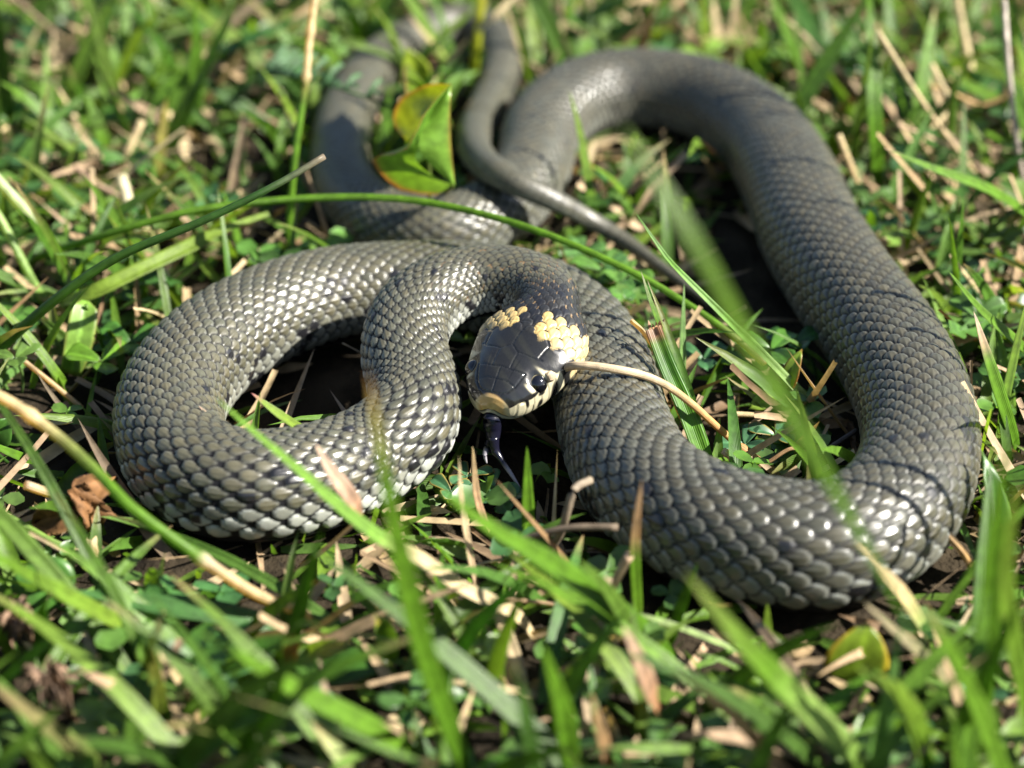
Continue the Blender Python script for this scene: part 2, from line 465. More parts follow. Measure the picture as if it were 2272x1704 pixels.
lips = np.where(t < 13.5, lips, sstep(-.02, -.10, zf))
hc = hc*(1-lips[..., None])+cream*lips[..., None]
# front of eye pale patch
prep = np.exp(-(((t-5.6)/.55)**2+((zf-.42)/.22)**2)**3)*(lat > .4)
posto = np.exp(-(((t-10.4)/.75)**2+((zf-.34)/.34)**2)**3)*(lat > .4)
for mk in (prep, posto):
    hc = hc*(1-mk[..., None])+cream*mk[..., None]
ros = sstep(1.75, 1.35, t+.055*yt**2+.25*np.clip(zf, 0, 1))*(zf > -.74)*(np.abs(yt) < 3.9)
rosc = np.array([.50, .33, .13])*(1-sstep(2.2, 3.6, np.abs(yt))[..., None])+np.array([.58, .50, .30])*sstep(2.2, 3.6, np.abs(yt))[..., None]
hc = hc*(1-ros[..., None])+rosc*ros[..., None]
for (tc_, zc_, a, b, sl2) in ((3.6, .02, .40, .28, 0), (6.5, -.40, .70, .22, .8), (4.8, -.46, .20, .26, 0), (10.6, -.30, 1.15, .46, 1.6), (14.4, -.14, 1.0, .55, 0), (5.0, .20, 1.5, .11, 0), (7.2, .06, 1.0, .11, 0)):
    e = np.exp(-(((t-tc_-sl2*(zf-zc_))/a)**2+((zf-zc_)/b)**2)**4)*(zf > mouth)*(lat > .3)
    hc = hc*(1-e[..., None])+blk*e[..., None]
hc = hc*(1-.38*np.maximum(gl, 0)[..., None])
hc = hc*(1-.9*np.clip(mgr, 0, 1)[..., None])
jaw = (zf < mouth)
hc = np.where(jaw[..., None], np.array([.48, .44, .31])*(1-.9*np.clip(mgr, 0, 1)[..., None]), hc)
hc = hc*(1-.55*gro[..., None])+np.array([.05, .05, .045])*(.25*gro*(hsh(np.floor(t*4), np.floor(yt*4)) > .6))[..., None]
hrough = .15+0*S
hrough = hrough+.05*hsh(np.floor(t*1.1), np.floor(yt*.6), 4)
# yellow collar and black nape bar, scale by scale
cs = np.interp(acoord, acoord[:, 0], s_rows)
sc_s = np.interp(bi+.5*np.mod(bj, 2), acoord[:, 0], s_rows)     # centre of the scale along the body
ang = np.abs(bj)/11.5
col_m = ((sc_s > 17.2-1.8*ang) & (sc_s < 21.8+2.4*ang) & (np.abs(bj) > 1.2+.4*r1)).astype(float)
yel = np.array([.44, .31, .11])*(.85+.25*r1)[..., None]
yel = yel*(1-ang[..., None]*.5)+np.array([.52, .46, .30])*ang[..., None]*.5
nape = sstep(38, 30, sc_s)*(1-.15*r1)
blackn = np.array([.011, .011, .013])
cn = c*(1-nape[..., None])+blackn*nape[..., None]
uo = acoord-.5*np.mod(j0, 2); fo = uo-np.floor(uo)
tanm = (np.abs(fo-.5) < .20)*(np.abs(bcoord-j0) < .10)*(hsh(np.floor(uo), j0, 6) > .45)*(S > 23)*(S < 38+8*hsh(np.floor(uo), j0, 9))
cn = np.where((tanm > 0)[..., None], np.array([.17, .115, .06]), cn)
edge_y = (1-.55*gap)[..., None]
cn = cn*(1-col_m[..., None])+yel*edge_y*col_m[..., None]
bw = sstep(16.6, 17.5, S+.35*np.cos(acoord*6.28)+1.6*ang)[..., None]
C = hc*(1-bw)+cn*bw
RG = hrough*(1-bw[..., 0])+rough*bw[..., 0]
mixs = 1-bw[..., 0]
scl = sstep(16.5, 18.5, S)
disp = disp+hs*.40*scl*(1-body_w)
pos = pos+nrm*(disp*1e-3)[..., None]
# ends
v = pos.reshape(-1, 3)
nr = len(s_rows)
tipv = np.stack([SP[0, :3], SP[-1, :3]])
f = grid_faces(nr, NC, True)
c0 = np.arange(NC)
f_end = np.stack([c0, (c0+1) % NC, np.full(NC, nr*NC)], -1)
f_end2 = np.stack([(nr-1)*NC+(c0+1) % NC, (nr-1)*NC+c0, np.full(NC, nr*NC+1)], -1)
v = np.vstack([v, tipv])
Ca = np.vstack([C.reshape(-1, 3), C[0, 0][None], C[-1, 0][None]])
Ra = np.r_[RG.ravel(), .3, .4]
snake = empty('grass_snake', (SP[0, 0], SP[0, 1], 0))
tag(snake, 'grey scaled grass snake with pale yellow collar coiled in the lawn, tongue out', 'snake')
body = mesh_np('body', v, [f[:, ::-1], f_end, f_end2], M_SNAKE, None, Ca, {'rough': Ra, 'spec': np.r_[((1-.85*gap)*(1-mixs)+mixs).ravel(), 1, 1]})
# eyes
def head_point(tt, phi_, push=0):
    i = int(np.argmin(np.abs(s_rows-tt))); k = int(np.argmin(np.abs(phi-phi_)))
    return pos[i, k]+nrm[i, k]*push*1e-3, nrm[i, k], T[i], U[i]
eyes = []
for sg in (1, -1):
    zrow = z0[int(np.argmin(np.abs(s_rows-ey_t)))]; hrow = ht[int(np.argmin(np.abs(s_rows-ey_t)))][0]
    cand = np.where((np.sign(phi) == sg) & (np.abs(phi) < 1.7))[0]
    k = cand[np.argmin(np.abs(zrow[cand]-ey_z*hrow))]
    p, n, tt, uu_ = head_point(ey_t, phi[k], -.75)
    nu, nv = 28, 36
    th = np.linspace(0, math.pi, nu)[:, None]; ps = np.linspace(0, 2*math.pi, nv, endpoint=False)[None]
    e1 = unit(tt-n*(tt@n)); e2 = np.cross(n, e1)
    R_ = 2.0e-3
    q = (np.cos(th)*np.ones_like(ps))[..., None]*n*.92+(np.sin(th)*np.cos(ps))[..., None]*e1*1.0+(np.sin(th)*np.sin(ps))[..., None]*e2*1.06
    ang_ = np.degrees(th)+0*ps
    ring = np.exp(-((ang_-66)/3.5)**2)*(.25+.75*(np.sin(ps-.4) > -.1))
    ec = np.zeros(q.shape)+np.array([.004, .004, .006])
    ec = ec+ring[..., None]*np.array([.42, .36, .20])
    ec = np.where((ang_ > 72)[..., None], np.array([.012, .011, .010]), ec)
    eyes.append(mesh_np('eye', (p+q*R_).reshape(-1, 3), grid_faces(nu, nv, True), M_EYE, None, ec.reshape(-1, 3)))
# tongue: stalk and two tips
def tube_pts(pts3, rads, n=24, sides=10):
    c = resample(catmull(np.c_[pts3, rads], 12), n)
    tt = unit(np.gradient(c[:, :3], axis=0))
    ref = np.where(np.abs(tt[:, 2:3]) > .85, np.array([[1., 0, 0]]), np.array([[0, 0, 1.]]))
    a = unit(np.cross(tt, ref)); b = np.cross(tt, a)
    th = np.linspace(0, 2*math.pi, sides, endpoint=False)
    ring = a[:, None]*np.cos(th)[None, :, None]+b[:, None]*np.sin(th)[None, :, None]
    vv = c[:, None, :3]+ring*c[:, 3][:, None, None]
    vv = vv.reshape(-1, 3)
    ff = grid_faces(n, sides, True)
    e0 = np.arange(sides)
    vv = np.vstack([vv, c[0, :3], c[-1, :3]])
    caps = np.vstack([np.stack([(e0+1) % sides, e0, np.full(sides, n*sides)], -1), np.stack([(n-1)*sides+e0, (n-1)*sides+(e0+1) % sides, np.full(sides, n*sides+1)], -1)])
    tpar = np.r_[np.repeat(np.linspace(0, 1, n), sides), 0, 1]
    return vv, ff, caps, tpar
sn = pos[0].mean(0)+np.array([.0006, 0, -.0034])
tv, tf, tcol, o_ = [], [], [], 0
fork = P(1094, 975, 10.5)
for pts, rd in (([sn+np.array([.0008, .003, .0002]), P(1092, 930, 14.6), P(1093, 952, 12.4), fork], [1.9e-3, 1.95e-3, 1.8e-3, 1.4e-3]),
                ([fork+np.array([0, 0, .0006]), P(1098, 998, 8.6), P(1112, 1020, 7), P(1134, 1052, 5.2), P(1153, 1082, 3.6)], [1.3e-3, 1.0e-3, .65e-3, .45e-3, .22e-3]),
                ([fork+np.array([0, 0, .0006]), P(1082, 990, 9), P(1076, 1010, 7.5), P(1080, 1028, 6)], [1.1e-3, .8e-3, .5e-3, .15e-3])):
    vv, ff, caps, tp = tube_pts(np.array(pts), np.array(rd), 22, 12)
    tv.append(vv); tf.append((ff+o_, caps+o_)); o_ += len(vv)
    cc = np.zeros((len(vv), 3))+np.array([.006, .006, .014])
    if rd[-1] < 3e-4:
        cc += sstep(.45, .7, tp)[:, None]*np.array([.38, .36, .38])*.7
    tcol.append(cc)
tongue = mesh_np('tongue', np.vstack(tv), [np.vstack([a for a, _ in tf]), np.vstack([b for _, b in tf])], M_TONGUE, None, np.vstack(tcol))
adopt(snake, body, *eyes, tongue)
#NEXT
# ------------------------------------------------------------------ vegetation helpers
_tg = catmull(np.array([sn, fork, P(1112, 1020, 7), P(1153, 1082, 3.6)]), 6)
SPD = np.vstack([SP[::3], np.c_[_tg, np.full(len(_tg), .0028)]])                                         # spine samples for keeping plants out of the snake
def snake_hit(pts, margin=.0004):
    """pts (n,3) -> True where inside the snake"""
    out = np.zeros(len(pts), bool)
    near = np.where(pts[:, 2] < .045)[0]
    for i in range(0, len(near), 4000):
        q = pts[near[i:i+4000]]
        d = np.linalg.norm(q[:, None]-SPD[None, :, :3], axis=2)-SPD[None, :, 3]
        out[near[i:i+4000]] = d.min(1) < margin
    return out
spx, spy, spd = proj(SPD[:, :3]); sprp = SPD[:, 3]/spd*FPX
def over_snake(pts, frac=.9):
    """True where a point stands between the viewer's place and the snake"""
    out = np.zeros(len(pts), bool)
    for i in range(0, len(pts), 4000):
        q = pts[i:i+4000]; a, b, dep = proj(q)
        d = np.hypot(a[:, None]-spx[None], b[:, None]-spy[None])
        out[i:i+4000] = ((d < sprp[None]*frac) & (dep[:, None] < spd[None])).any(1)
    return out
def P3(pts):
    return np.array([P(*p) for p in pts])
G1, G2, G3, G4 = (.070, .165, .010), (.105, .220, .015), (.042, .112, .020), (.165, .250, .028)
TAN, STR, BRN, PINK = (.40, .29, .145), (.54, .44, .25), (.15, .08, .035), (.44, .31, .20)
def ribbon_arrays(c, wdt, fold=.22, twist=0., prof=None, ncol=5, face=None):
    """c (n,3) centre line -> ribbon grid"""
    n = len(c); tt = unit(np.gradient(c, axis=0))
    fv = np.array(face if face is not None else [.15, -.55, .8])
    side = unit(np.cross(tt, fv)); nn = np.cross(side, tt)
    tw = np.linspace(0, 1, n)*twist if np.isscalar(twist) else np.interp(np.linspace(0, 1, n), np.linspace(0, 1, len(twist)), twist)
    sd = side*np.cos(tw)[:, None]+nn*np.sin(tw)[:, None]; nn = np.cross(sd, tt)
    l = np.linspace(-1, 1, ncol)
    u = np.linspace(0, 1, n)
    pr = (prof(u) if prof else np.clip((1-u)/.45, 0, 1)**.7*.5*(1+np.clip(u/.15, 0, 1))) * wdt/2
    v = c[:, None]+sd[:, None]*(l[None, :, None]*pr[:, None, None])+nn[:, None]*((np.abs(l)-.5)[None, :, None]*pr[:, None, None]*fold*2)
    return v.reshape(-1, 3), grid_faces(n, ncol), np.tile(l, n), np.repeat(u, ncol)
cut_prof = lambda u: .75+.25*np.clip(u/.2, 0, 1)
def blade(name, pts, wmm, cols, label, cat='grass', group=None, fold=.22, twist=0., prof=None, mat=None, n=22, world=False, face=None, thick=.00012):
    c = resample(catmull(np.array(pts) if world else P3(pts), 10), n)
    v, f, l, u = ribbon_arrays(c, wmm*1e-3, fold, twist, prof, 5, face)
    # a thin second skin gives the blade its thickness
    nn = np.zeros_like(v); g = v.reshape(n, 5, 3)
    nv = unit(np.cross(np.gradient(g, axis=0), np.gradient(g, axis=1))).reshape(-1, 3)
    v2 = v-nv*thick*(1.15-np.abs(l))[:, None]
    m = len(v)
    e = np.arange(n-1)
    rim1 = np.stack([e*5, (e+1)*5, (e+1)*5+m, e*5+m], -1)
    rim2 = np.stack([e*5+4+m, (e+1)*5+4+m, (e+1)*5+4, e*5+4], -1)
    col = grad(cols, u)*(1+.10*np.cos(l*9))[:, None]
    o = mesh_np(name, np.vstack([v, v2]), np.vstack([f, f[:, ::-1]+m, rim1, rim2]), mat or M_LEAF, None, np.vstack([col, col]), {'lat': np.r_[l, l]})
    return tag(o, label, cat, group)
def stem(name, pts, rmm, cols, label=None, cat='stalk', group=None, mat=None, n=40, nodes=(), world=False, parent=None, taper=(1, 1)):
    p3 = np.array(pts) if world else P3(pts)
    c = resample(catmull(p3, 12), n)
    u = np.linspace(0, 1, n)
    rr = rmm*1e-3*np.interp(u, [0, 1], taper)
    for nd in nodes:
        rr = rr*(1+.45*np.exp(-((u-nd)/.014)**2))
    vv, ff, caps, tp = tube_pts(c, rr, n, 9)
    lat_ = np.r_[np.tile(np.linspace(-1, 1, 9), n), 0, 0]
    o = mesh_np(name, vv, [ff, caps], mat or M_LEAF, None, grad(cols, tp), {'lat': lat_})
    if label:
        tag(o, label, cat, group)
    return o
def leaf_patch(name, org, along, normal, ln, wd, col, edge=None, cup=.15, fold=.25, shape=None, bend=0., mat=None, nr=12, nc=9, vein=None):
    """broad leaf: outline from shape(u) half-width 0..1"""
    a = unit(np.array(along, float)); nn = unit(np.array(normal, float)-a*(np.array(normal)@a)); sd = np.cross(a, nn)
    u = np.linspace(0, 1, nr)[:, None]; l = np.linspace(-1, 1, nc)[None]
    sh = (shape(u) if shape else np.sin(np.clip(u, 0, 1)**.75*math.pi)**.6)*wd/2
    tip = ln*(u-.05*(l**2)*u*(shape is None))
    x = l*sh
    hgt = (np.abs(l)*fold*sh)-cup*ln*(u-.5)**2*2+bend*ln*u*u
    v = np.array(org)+a*tip[..., None]+sd*x[..., None]+nn*hgt[..., None]
    if mat is M_DEAD:
        v = v+nn*(.0011*np.sin(u*9+l*2.3)*np.cos(l*4.1+u*3)+.0004*np.sin(l*13+u*21))[..., None]
        v = v+a*(.0009*np.sin(l*17)*u)[..., None]
    c = np.zeros(v.shape)+np.array(col)
    vn = np.exp(-(l/.07)**2)+.5*np.clip(np.sin((u*7+np.abs(l)*1.6)*2*math.pi), .86, 1)*0
    c = c*(1+.45*vn)[..., None]
    pat = np.clip(np.sin((u*6-np.abs(l)*1.5)*2*math.pi)-.8, 0, 1)*1.2
    c = c*(1+pat*(0 if mat is not None else 1))[..., None]
    if edge is not None:
        em = sstep(.72, .98, np.maximum(np.abs(l)+0*u, sstep(.8, 1, u)+0*l))[..., None]
        c = c*(1-em)+np.array(edge)*em
    v = v.reshape(-1, 3)
    f = grid_faces(nr, nc)
    g = v.reshape(nr, nc, 3); nv = unit(np.cross(np.gradient(g, axis=0), np.gradient(g, axis=1))+1e-12).reshape(-1, 3)
    v2 = v-nv*.00015; m = len(v)
    rim = np.r_[np.arange(nc), (np.arange(1, nr)*nc+nc-1), ((nr-1)*nc+np.arange(nc-2, -1, -1)), (np.arange(nr-2, 0, -1)*nc)]
    r2_ = np.roll(rim, -1)
    fr = np.stack([rim, rim+m, r2_+m, r2_], -1)
    cc = c.reshape(-1, 3)
    lt = np.tile(l.ravel(), nr)
    return mesh_np(name, np.vstack([v, v2]), np.vstack([f, f[:, ::-1]+m, fr]), mat or M_BROAD, None, np.vstack([cc, cc]), {'lat': np.r_[lt, lt]})
obov = lambda u: np.clip(u, 0, 1)**.62*np.clip((1-u)/.28, 0, 1)**.5
def clover(px, py, z, size, yaw, col, label, group, edge=None, tilt=.25, n=3, base=None, cat='clover', spread=2.1):
    """petiole and leaflets, centre at a measured place"""
    c0 = P(px, py, z)
    b = np.array([c0[0]+random.uniform(-.006, .006), c0[1]+random.uniform(0, .008), -.001]) if base is None else base
    root = empty('clover_leaf', b)
    pet = stem('petiole', [b, b*.5+c0*.5+np.array([.001, 0, .001]), c0], .35, tuple(np.array(col)*.9+.02), world=True, n=10)
    obs = [pet]
    for k in range(n):
        a = yaw+(k-(n-1)/2)*spread
        d = np.array([math.sin(a), -math.cos(a), tilt*random.uniform(.3, 1.4)])
        nn = np.array([random.uniform(-.25, .35), random.uniform(-.6, 0), 1])
        cc = np.array(col)*random.uniform(.8, 1.2)
        obs.append(leaf_patch('leaflet', c0, d, nn, size*1e-3*random.uniform(.88, 1.1), size*.82e-3, cc, edge, cup=.12, fold=random.uniform(.1, .45), shape=obov))
    adopt(root, *obs)
    return tag(root, label, cat, group)
#HERO
def g_(base, tip=None, mid=None):
    st = [(0, base)]
    if mid: st.append((.5, mid))
    st.append((1, tip or base)); return st
GT = [(0, G1), (.9, G2), (1, TAN)]
# --- long stems over and beside the snake
stem('rush_stalk', [(60, 600, 0), (87, 570, 9), (181, 537, 17), (301, 501, 23), (437, 466, 27), (650, 442, 29), (824, 438, 30), (959, 451, 30), (1171, 505, 29), (1383, 594, 24), (1516, 669, 19), (1651, 763, 13), (1697, 806, 11)],
     1.0, [(0, G2), (.7, G2), (.93, G2), (1, STR)], 'long thin green rush stem arching right over the snake\'s back coils', taper=(.9, .8), n=70)
stem('rush_stalk', [(-70, 850, 0), (0, 775, 12), (121, 666, 26), (256, 573, 36), (452, 489, 45), (615, 409, 52), (720, 347, 56)],
     1.15, [(0, G1), (.85, G3), (.93, (.10, .13, .06)), (1, (.22, .18, .13))], 'dark green stem with grey withered tip rising beside the snake\'s smaller coil', taper=(1.15, .6), n=60)
blade('grass_shoot', [(105, 705, 0), (136, 675, 9), (196, 654, 14), (301, 603, 17), (422, 546, 19), (500, 508, 21), (597, 474, 22)], 3.7, [(0, G2), (.1, G4), (1, G4)],
      'broad pale lime grass blade leaning towards the snake under the dark stem', prof=lambda u: np.clip(u/.12, .35, 1)*np.interp(u, [0, .76, .82, 1], [1, 1, .55, .4]), face=[.2, -.5, .9])
stem('white_stalk', [(185, 642, 1), (100, 520, 14), (0, 405, 26), (-70, 330, 33)], 1.35, [(0, (.35, .45, .20)), (1, (.40, .48, .26))], 'thick whitish green stalk lying slantwise with cut lower end', taper=(1.1, .9))
stem('white_stalk', [(112, 700, 0), (55, 590, 12), (0, 485, 22), (-60, 400, 30)], 1.0, [(0, (.18, .32, .06)), (1, (.32, .42, .16))], 'thin light green stalk slanting beside the thick whitish stalk')
blade('grass_shoot', [(150, 870, 0), (136, 844, 5), (60, 745, 15), (0, 681, 21), (-50, 630, 26)], 2.2, g_(G2, G4), 'narrow bright green blade crossing under the dark rush stem')
stem('straw', [(-60, 700, 20), (15, 769, 12), (115, 850, 6), (182, 905, 1)], .55, g_(PINK, STR), 'slender dry straw pointing down at the snake\'s small coil')
blade('grass_shoot', [(90, 1035, 0), (60, 1020, 8), (0, 995, 13), (-60, 965, 18)], 2.2, g_(G1, G2), 'green blade lying above the cut stem with the brown leaf')
stem('cut_stalk', [(240, 1140, 3), (175, 1121, 8), (120, 1098, 12), (57, 1076, 16)], .95, [(0, G2), (.5, G2), (.72, (.30, .34, .12)), (.82, STR), (1, (.55, .44, .32))], 'short cut green stem with pale end, wrapped by a shrivelled brown leaf', n=24)
stem('dry_grass_stalk', [(760, 1400, -.5), (652, 1352, 8), (565, 1316, 14), (446, 1239, 22), (377, 1191, 26), (286, 1121, 31), (211, 1043, 35), (136, 974, 38), (33, 898, 43), (-20, 870, 45)],
     1.05, [(0, TAN), (.36, STR), (.39, (.50, .42, .30)), (.42, G2), (.66, G2), (.80, (.24, .26, .08)), (.9, STR), (1, STR)], 'long grass stem, dry straw at both ends and green between, before the small coil', nodes=(.40, .90), n=80)
stem('green_stalk', [(-60, 1110, 14), (0, 1136, 12), (60, 1169, 9), (121, 1203, 6), (165, 1219, 4)], .62, g_(G2, (.20, .30, .06)), 'thin green stalk ending in a frayed dry husk')
hk_ = empty('dry_husk', P(200, 1225, 0))
adopt(hk_, *[blade('husk_strip', [(215, 1232, 4), (196+dx*.35, 1222+dy*.5, 6), (180+dx, 1212+dy, 6.5)], 1.3, g_(TAN, STR), None, None, mat=M_DRY, n=8) for dx, dy in ((-15, 5), (-12, -8), (-18, 22), (14, -22), (34, -24), (26, 24))])
tag(hk_, 'frayed tan grass husk with splayed strips on a green stalk', 'husk')
# shrivelled brown leaf
bl_ = empty('withered_leaf', P(170, 1160, 0))
o1 = leaf_patch('leaf_lobe', P(178, 1128, 11), P(62, 1166, 6)-P(178, 1128, 11), [.3, -.8, .5], .0122, .0068, (.15, .075, .030), (.26, .15, .06), cup=.45, fold=.9, mat=M_DEAD)
o2 = leaf_patch('leaf_lobe', P(165, 1080, 15), P(214, 1152, 8)-P(165, 1080, 15), [.5, -.8, .4], .0092, .0062, (.17, .085, .035), (.10, .05, .02), cup=.1, fold=.6, shape=lambda u: .6+.5*u, mat=M_DEAD)
o3 = leaf_patch('leaf_lobe', P(168, 1084, 15), P(286, 1046, 14)-P(168, 1084, 15), [.1, -.7, .7], .0122, .0066, (.17, .085, .034), (.06, .03, .012), cup=.45, fold=-.9, bend=-.2, mat=M_DEAD)
adopt(bl_, o1, o2, o3)
tag(bl_, 'crumpled brown dead leaf wrapped round the cut stem beside the snake', 'dead leaf')
# --- by the head and inside the wide loop
hp_x, hp_y, hp_d = proj(pos[:160].reshape(-1, 3))
dd_ = np.hypot(hp_x-1216, hp_y-842); near_ = np.where(dd_ < 6)[0]
tw0 = pos[:160].reshape(-1, 3)[near_[np.argmin(hp_d[near_])]] if len(near_) else P(1216, 842, 20)
tw_pts = [tw0, *[P(*q) for q in ((1244, 820, 22.5), (1280, 811, 25), (1350, 817, 25.5), (1425, 832, 23.5), (1480, 856, 20.5), (1537, 898, 16), (1591, 947, 10.5), (1651, 998, 6), (1724, 1047, 2))]]
stem('dry_twig', tw_pts, .82, [(0, (.50, .40, .27)), (.45, (.48, .38, .24)), (.55, (.42, .30, .14)), (.75, (.46, .24, .08)), (.92, (.34, .17, .07)), (1, (.45, .30, .16))], 'bent dry straw whose tip touches the snake\'s cheek by the eye', world=True, n=70, mat=M_DRY, taper=(1.15, .85), nodes=(.02, .86))
blade('torn_grass_leaf', [(1592, 1078, -1), (1567, 1028, 4), (1519, 901, 14.5), (1480, 811, 21.5), (1449, 728, 27.5)], 4.2, [(0, G2), (.2, (.10, .25, .015)), (.80, (.055, .17, .012)), (.91, (.10, .19, .02)), (.93, (.22, .10, .04)), (1, (.40, .27, .16))],
      'wide green blade with torn brown top standing beside the snake\'s head', prof=lambda u: np.interp(u, [0, .3, 1], [.55, 1, .82]), fold=.35, twist=.35, thick=.0003)
for k in range(5):
    q0 = (1441+k*7, 724-k, 27.8)
    adopt(bpy.data.objects['torn_grass_leaf'], blade('torn_fibre', [(q0[0]+2, q0[1]+8, 27.2), q0, (q0[0]-3+k*2.2, q0[1]-14+3*((k*7) % 4), 29.4)], .7, g_((.30, .15, .07), (.5, .36, .24)), None, None, mat=M_DRY, n=5))
blade('grass_shoot', [(1600, 1072, -1), (1575, 1015, 4), (1566, 960, 9)], 1.4, g_(G2, G1), 'tiny pointed shoot at the foot of the torn blade')
blade('grass_shoot', [(1545, 1000, 0), (1500, 860, 13), (1462, 718, 26), (1440, 660, 31), (1422, 600, 36)], 1.9, [(0, G1), (.8, G2), (1, (.3, .3, .2))], 'slender pointed green shoot just behind the torn blade')
blade('grass_shoot', [(1512, 930, 0), (1514, 841, 9), (1515, 721, 19), (1518, 628, 27)], 1.5, [(0, G2), (1, (.20, .33, .12))], 'upright needle-thin grass shoot behind the torn blade')
blade('grass_shoot', [(1428, 790, 0), (1472, 740, 8), (1478, 690, 13)], 1.5, g_(G2), 'short green stub behind the torn blade')
stem('pale_straw', [(1400, 711, 25), (1424, 733, 23.5), (1452, 775, 20), (1500, 900, 9), (1530, 960, 2)], .5, g_(STR, TAN), 'forked pale straw leaning behind the torn blade')
blade('green_straw', [(1799, 898, 5), (1697, 793, 16), (1606, 702, 25.5), (1504, 600, 35), (1479, 572, 38), (1412, 475, 46)], 2.3, [(0, (.58, .60, .42)), (.05, (.30, .42, .16)), (.5, (.16, .33, .045)), (1, (.10, .22, .03))],
      'straight light green cut straw with white end across the wide loop', prof=lambda u: np.interp(u, [0, .5, .85, 1], [1, .8, .45, .1]), fold=.5)
blade('grass_shoot', [(1786, 1082, -1), (1788, 1030, 5), (1791, 996, 8)], 1.6, g_(G2), 'tiny lone green shoot inside the bend of the wide loop')
stem('small_twig', [(1648, 1054, 2), (1700, 1028, 5), (1758, 995, 8), (1789, 1004, 7)], .42, g_((.36, .22, .11)), 'thin bent brown twig crossing the orange straw end', mat=M_DRY, n=20)
stem('dry_stick', [(1623, 919, 6), (1690, 922, 6), (1752, 934, 4)], .62, g_(STR, TAN), 'short pale dry stick lying among clover inside the wide loop', mat=M_DRY, n=16)
stem('dry_stick', [(1600, 1075, 2), (1625, 1020, 6), (1605, 1000, 8)], .8, g_((.5, .42, .32)), 'pale chip of straw beside the torn blade\'s foot', mat=M_DRY, n=12)
stem('grey_stick', [(1700, 1085, 1), (1800, 1020, 4), (1900, 955, 5)], .55, g_((.16, .13, .11)), 'grey stick half hidden in shade inside the wide loop', mat=M_DRY, n=14)
blade('grass_shoot', [(2210, 1830, 0), (2060, 1480, 48), (1910, 1190, 78), (1700, 830, 106), (1545, 545, 126), (1385, 285, 140)], 2.9, [(0, G3), (.6, (.06, .13, .008)), (1, (.08, .15, .012))], 'tall broad lime blade leaning across in front of the wide loop, very blurred', n=40, prof=lambda u: np.interp(u, [0, .38, .52, .72, .93, 1], [.16, .18, .55, 1, .8, .2]), fold=.12)
CL = 'clover leaves in the lawn'
YG = (.17, .26, .03); BG = (.055, .15, .065)
for i, (px_, py_, z_, s_, yw, cc, lb) in enumerate((
        (1712, 775, 11, 8.5, .4, (.06, .15, .02), 'dark and lime clover leaf inside the wide loop under the green straw'),
        (1765, 760, 10, 7.5, 2.2, (.035, .11, .02), 'dark clover leaf touching the snake\'s inner flank, one leaflet edged orange'),
        (1652, 985, 5, 6.2, 2.7, BG, 'blue-green clover leaf below the pale stick'),
        (1722, 965, 5, 6.0, .5, BG, 'blue-green clover leaf beside the orange straw'),
        (1092, 1082, 3, 6.0, 1.1, BG, 'blue-green clover leaf right under the snake\'s tongue tip'),
        (1036, 1056, 3, 5.5, -.6, BG, 'blue-green clover leaf between throat and tongue'),
        (1112, 1112, 3, 6.5, .2, BG, 'blue-green clover leaf on the ground in front of the tongue'),
        (1000, 1090, 3, 5.5, 1.9, BG, 'small blue-green clover leaf under the snake\'s pale throat'),
        (1560, 795, 7, 6.5, 2.2, (.05, .14, .05), 'dull green clover leaf behind the torn blade'),
        (1340, 600, 9, 8.0, 2.5, (.09, .20, .035), 'bright clover leaf between the tail and the neck'),
        (1290, 560, 9, 7.0, 3.4, (.09, .20, .05), 'pale clover leaf beside the neck, below the tail'),
        (1400, 660, 7, 6.5, .8, (.08, .19, .03), 'green clover leaf just outside the coil, below the thin tail'),
        (225, 800, 8, 8.5, .3, (.10, .21, .02), 'round lime clover leaf touching the small coil'),
        (290, 760, 7, 8.0, 2.2, (.05, .14, .02), 'shaded clover leaf behind the small coil'))):
    clover(px_, py_, z_, s_, yw, cc, lb, CL, edge=(.30, .22, .05) if cc == BG and i % 2 else None)
def lone_leaf(name, a, b, wmm, col, label, edge=None, normal=(.2, -.6, .8), shape=None, fold=.3, cup=.2, pet=True, cat='leaf'):
    pa, pb = P(*a), P(*b)
    root = empty(name, (pa[0], pa[1], 0))
    ln = np.linalg.norm(pb-pa)
    obs = [leaf_patch('leaf_blade', pa, pb-pa, normal, ln, wmm*1e-3, col, edge, cup, fold, shape)]
    if pet:
        g0 = np.array([pa[0]+.003, pa[1]+.004, -.001])
        obs.append(stem('petiole', [g0, g0*.4+pa*.6, pa+(pb-pa)*.05], .4, tuple(np.array(col)*.8), world=True, n=10))
    adopt(root, *obs)
    return tag(root, label, cat)
lone_leaf('lime_leaflet', (1742, 868, 8), (1775, 775, 17), 4.2, YG, 'upright narrow yellow-green leaflet inside the wide loop', (.30, .16, .04), normal=(-.6, -.8, .2))
lone_leaf('lime_leaflet', (1728, 872, 9), (1665, 905, 8), 5.0, YG, 'flat yellow-green leaflet crossed by a shadow inside the wide loop', normal=(0, -.75, .65))
lone_leaf('lobed_leaf', (192, 668, 18), (158, 832, 4), 6.5, (.15, .27, .04), 'pale drooping lobed leaf with notched end under the rush stems', (.20, .24, .05), normal=(.3, -.9, .3), shape=lambda u: np.interp(u, [0, .1, .5, 1], [.3, .95, 1, .75])*(1-.0*u))
lone_leaf('round_leaf', (128, 1350, 3), (62, 1248, 11), 13, (.05, .14, .02), 'round dark green leaf with pale centre mark below the dry husk', (.07, .17, .03), normal=(0, -.7, .75), shape=lambda u: np.sqrt(np.clip(1-(2*u-1)**2, 0, 1)), cup=.1, fold=.08)
lone_leaf('round_leaf', (-30, 985, 6), (20, 930, 12), 7, (.05, .13, .02), 'round green leaf poking in beside the long part-dry stem', normal=(.5, -.7, .5))
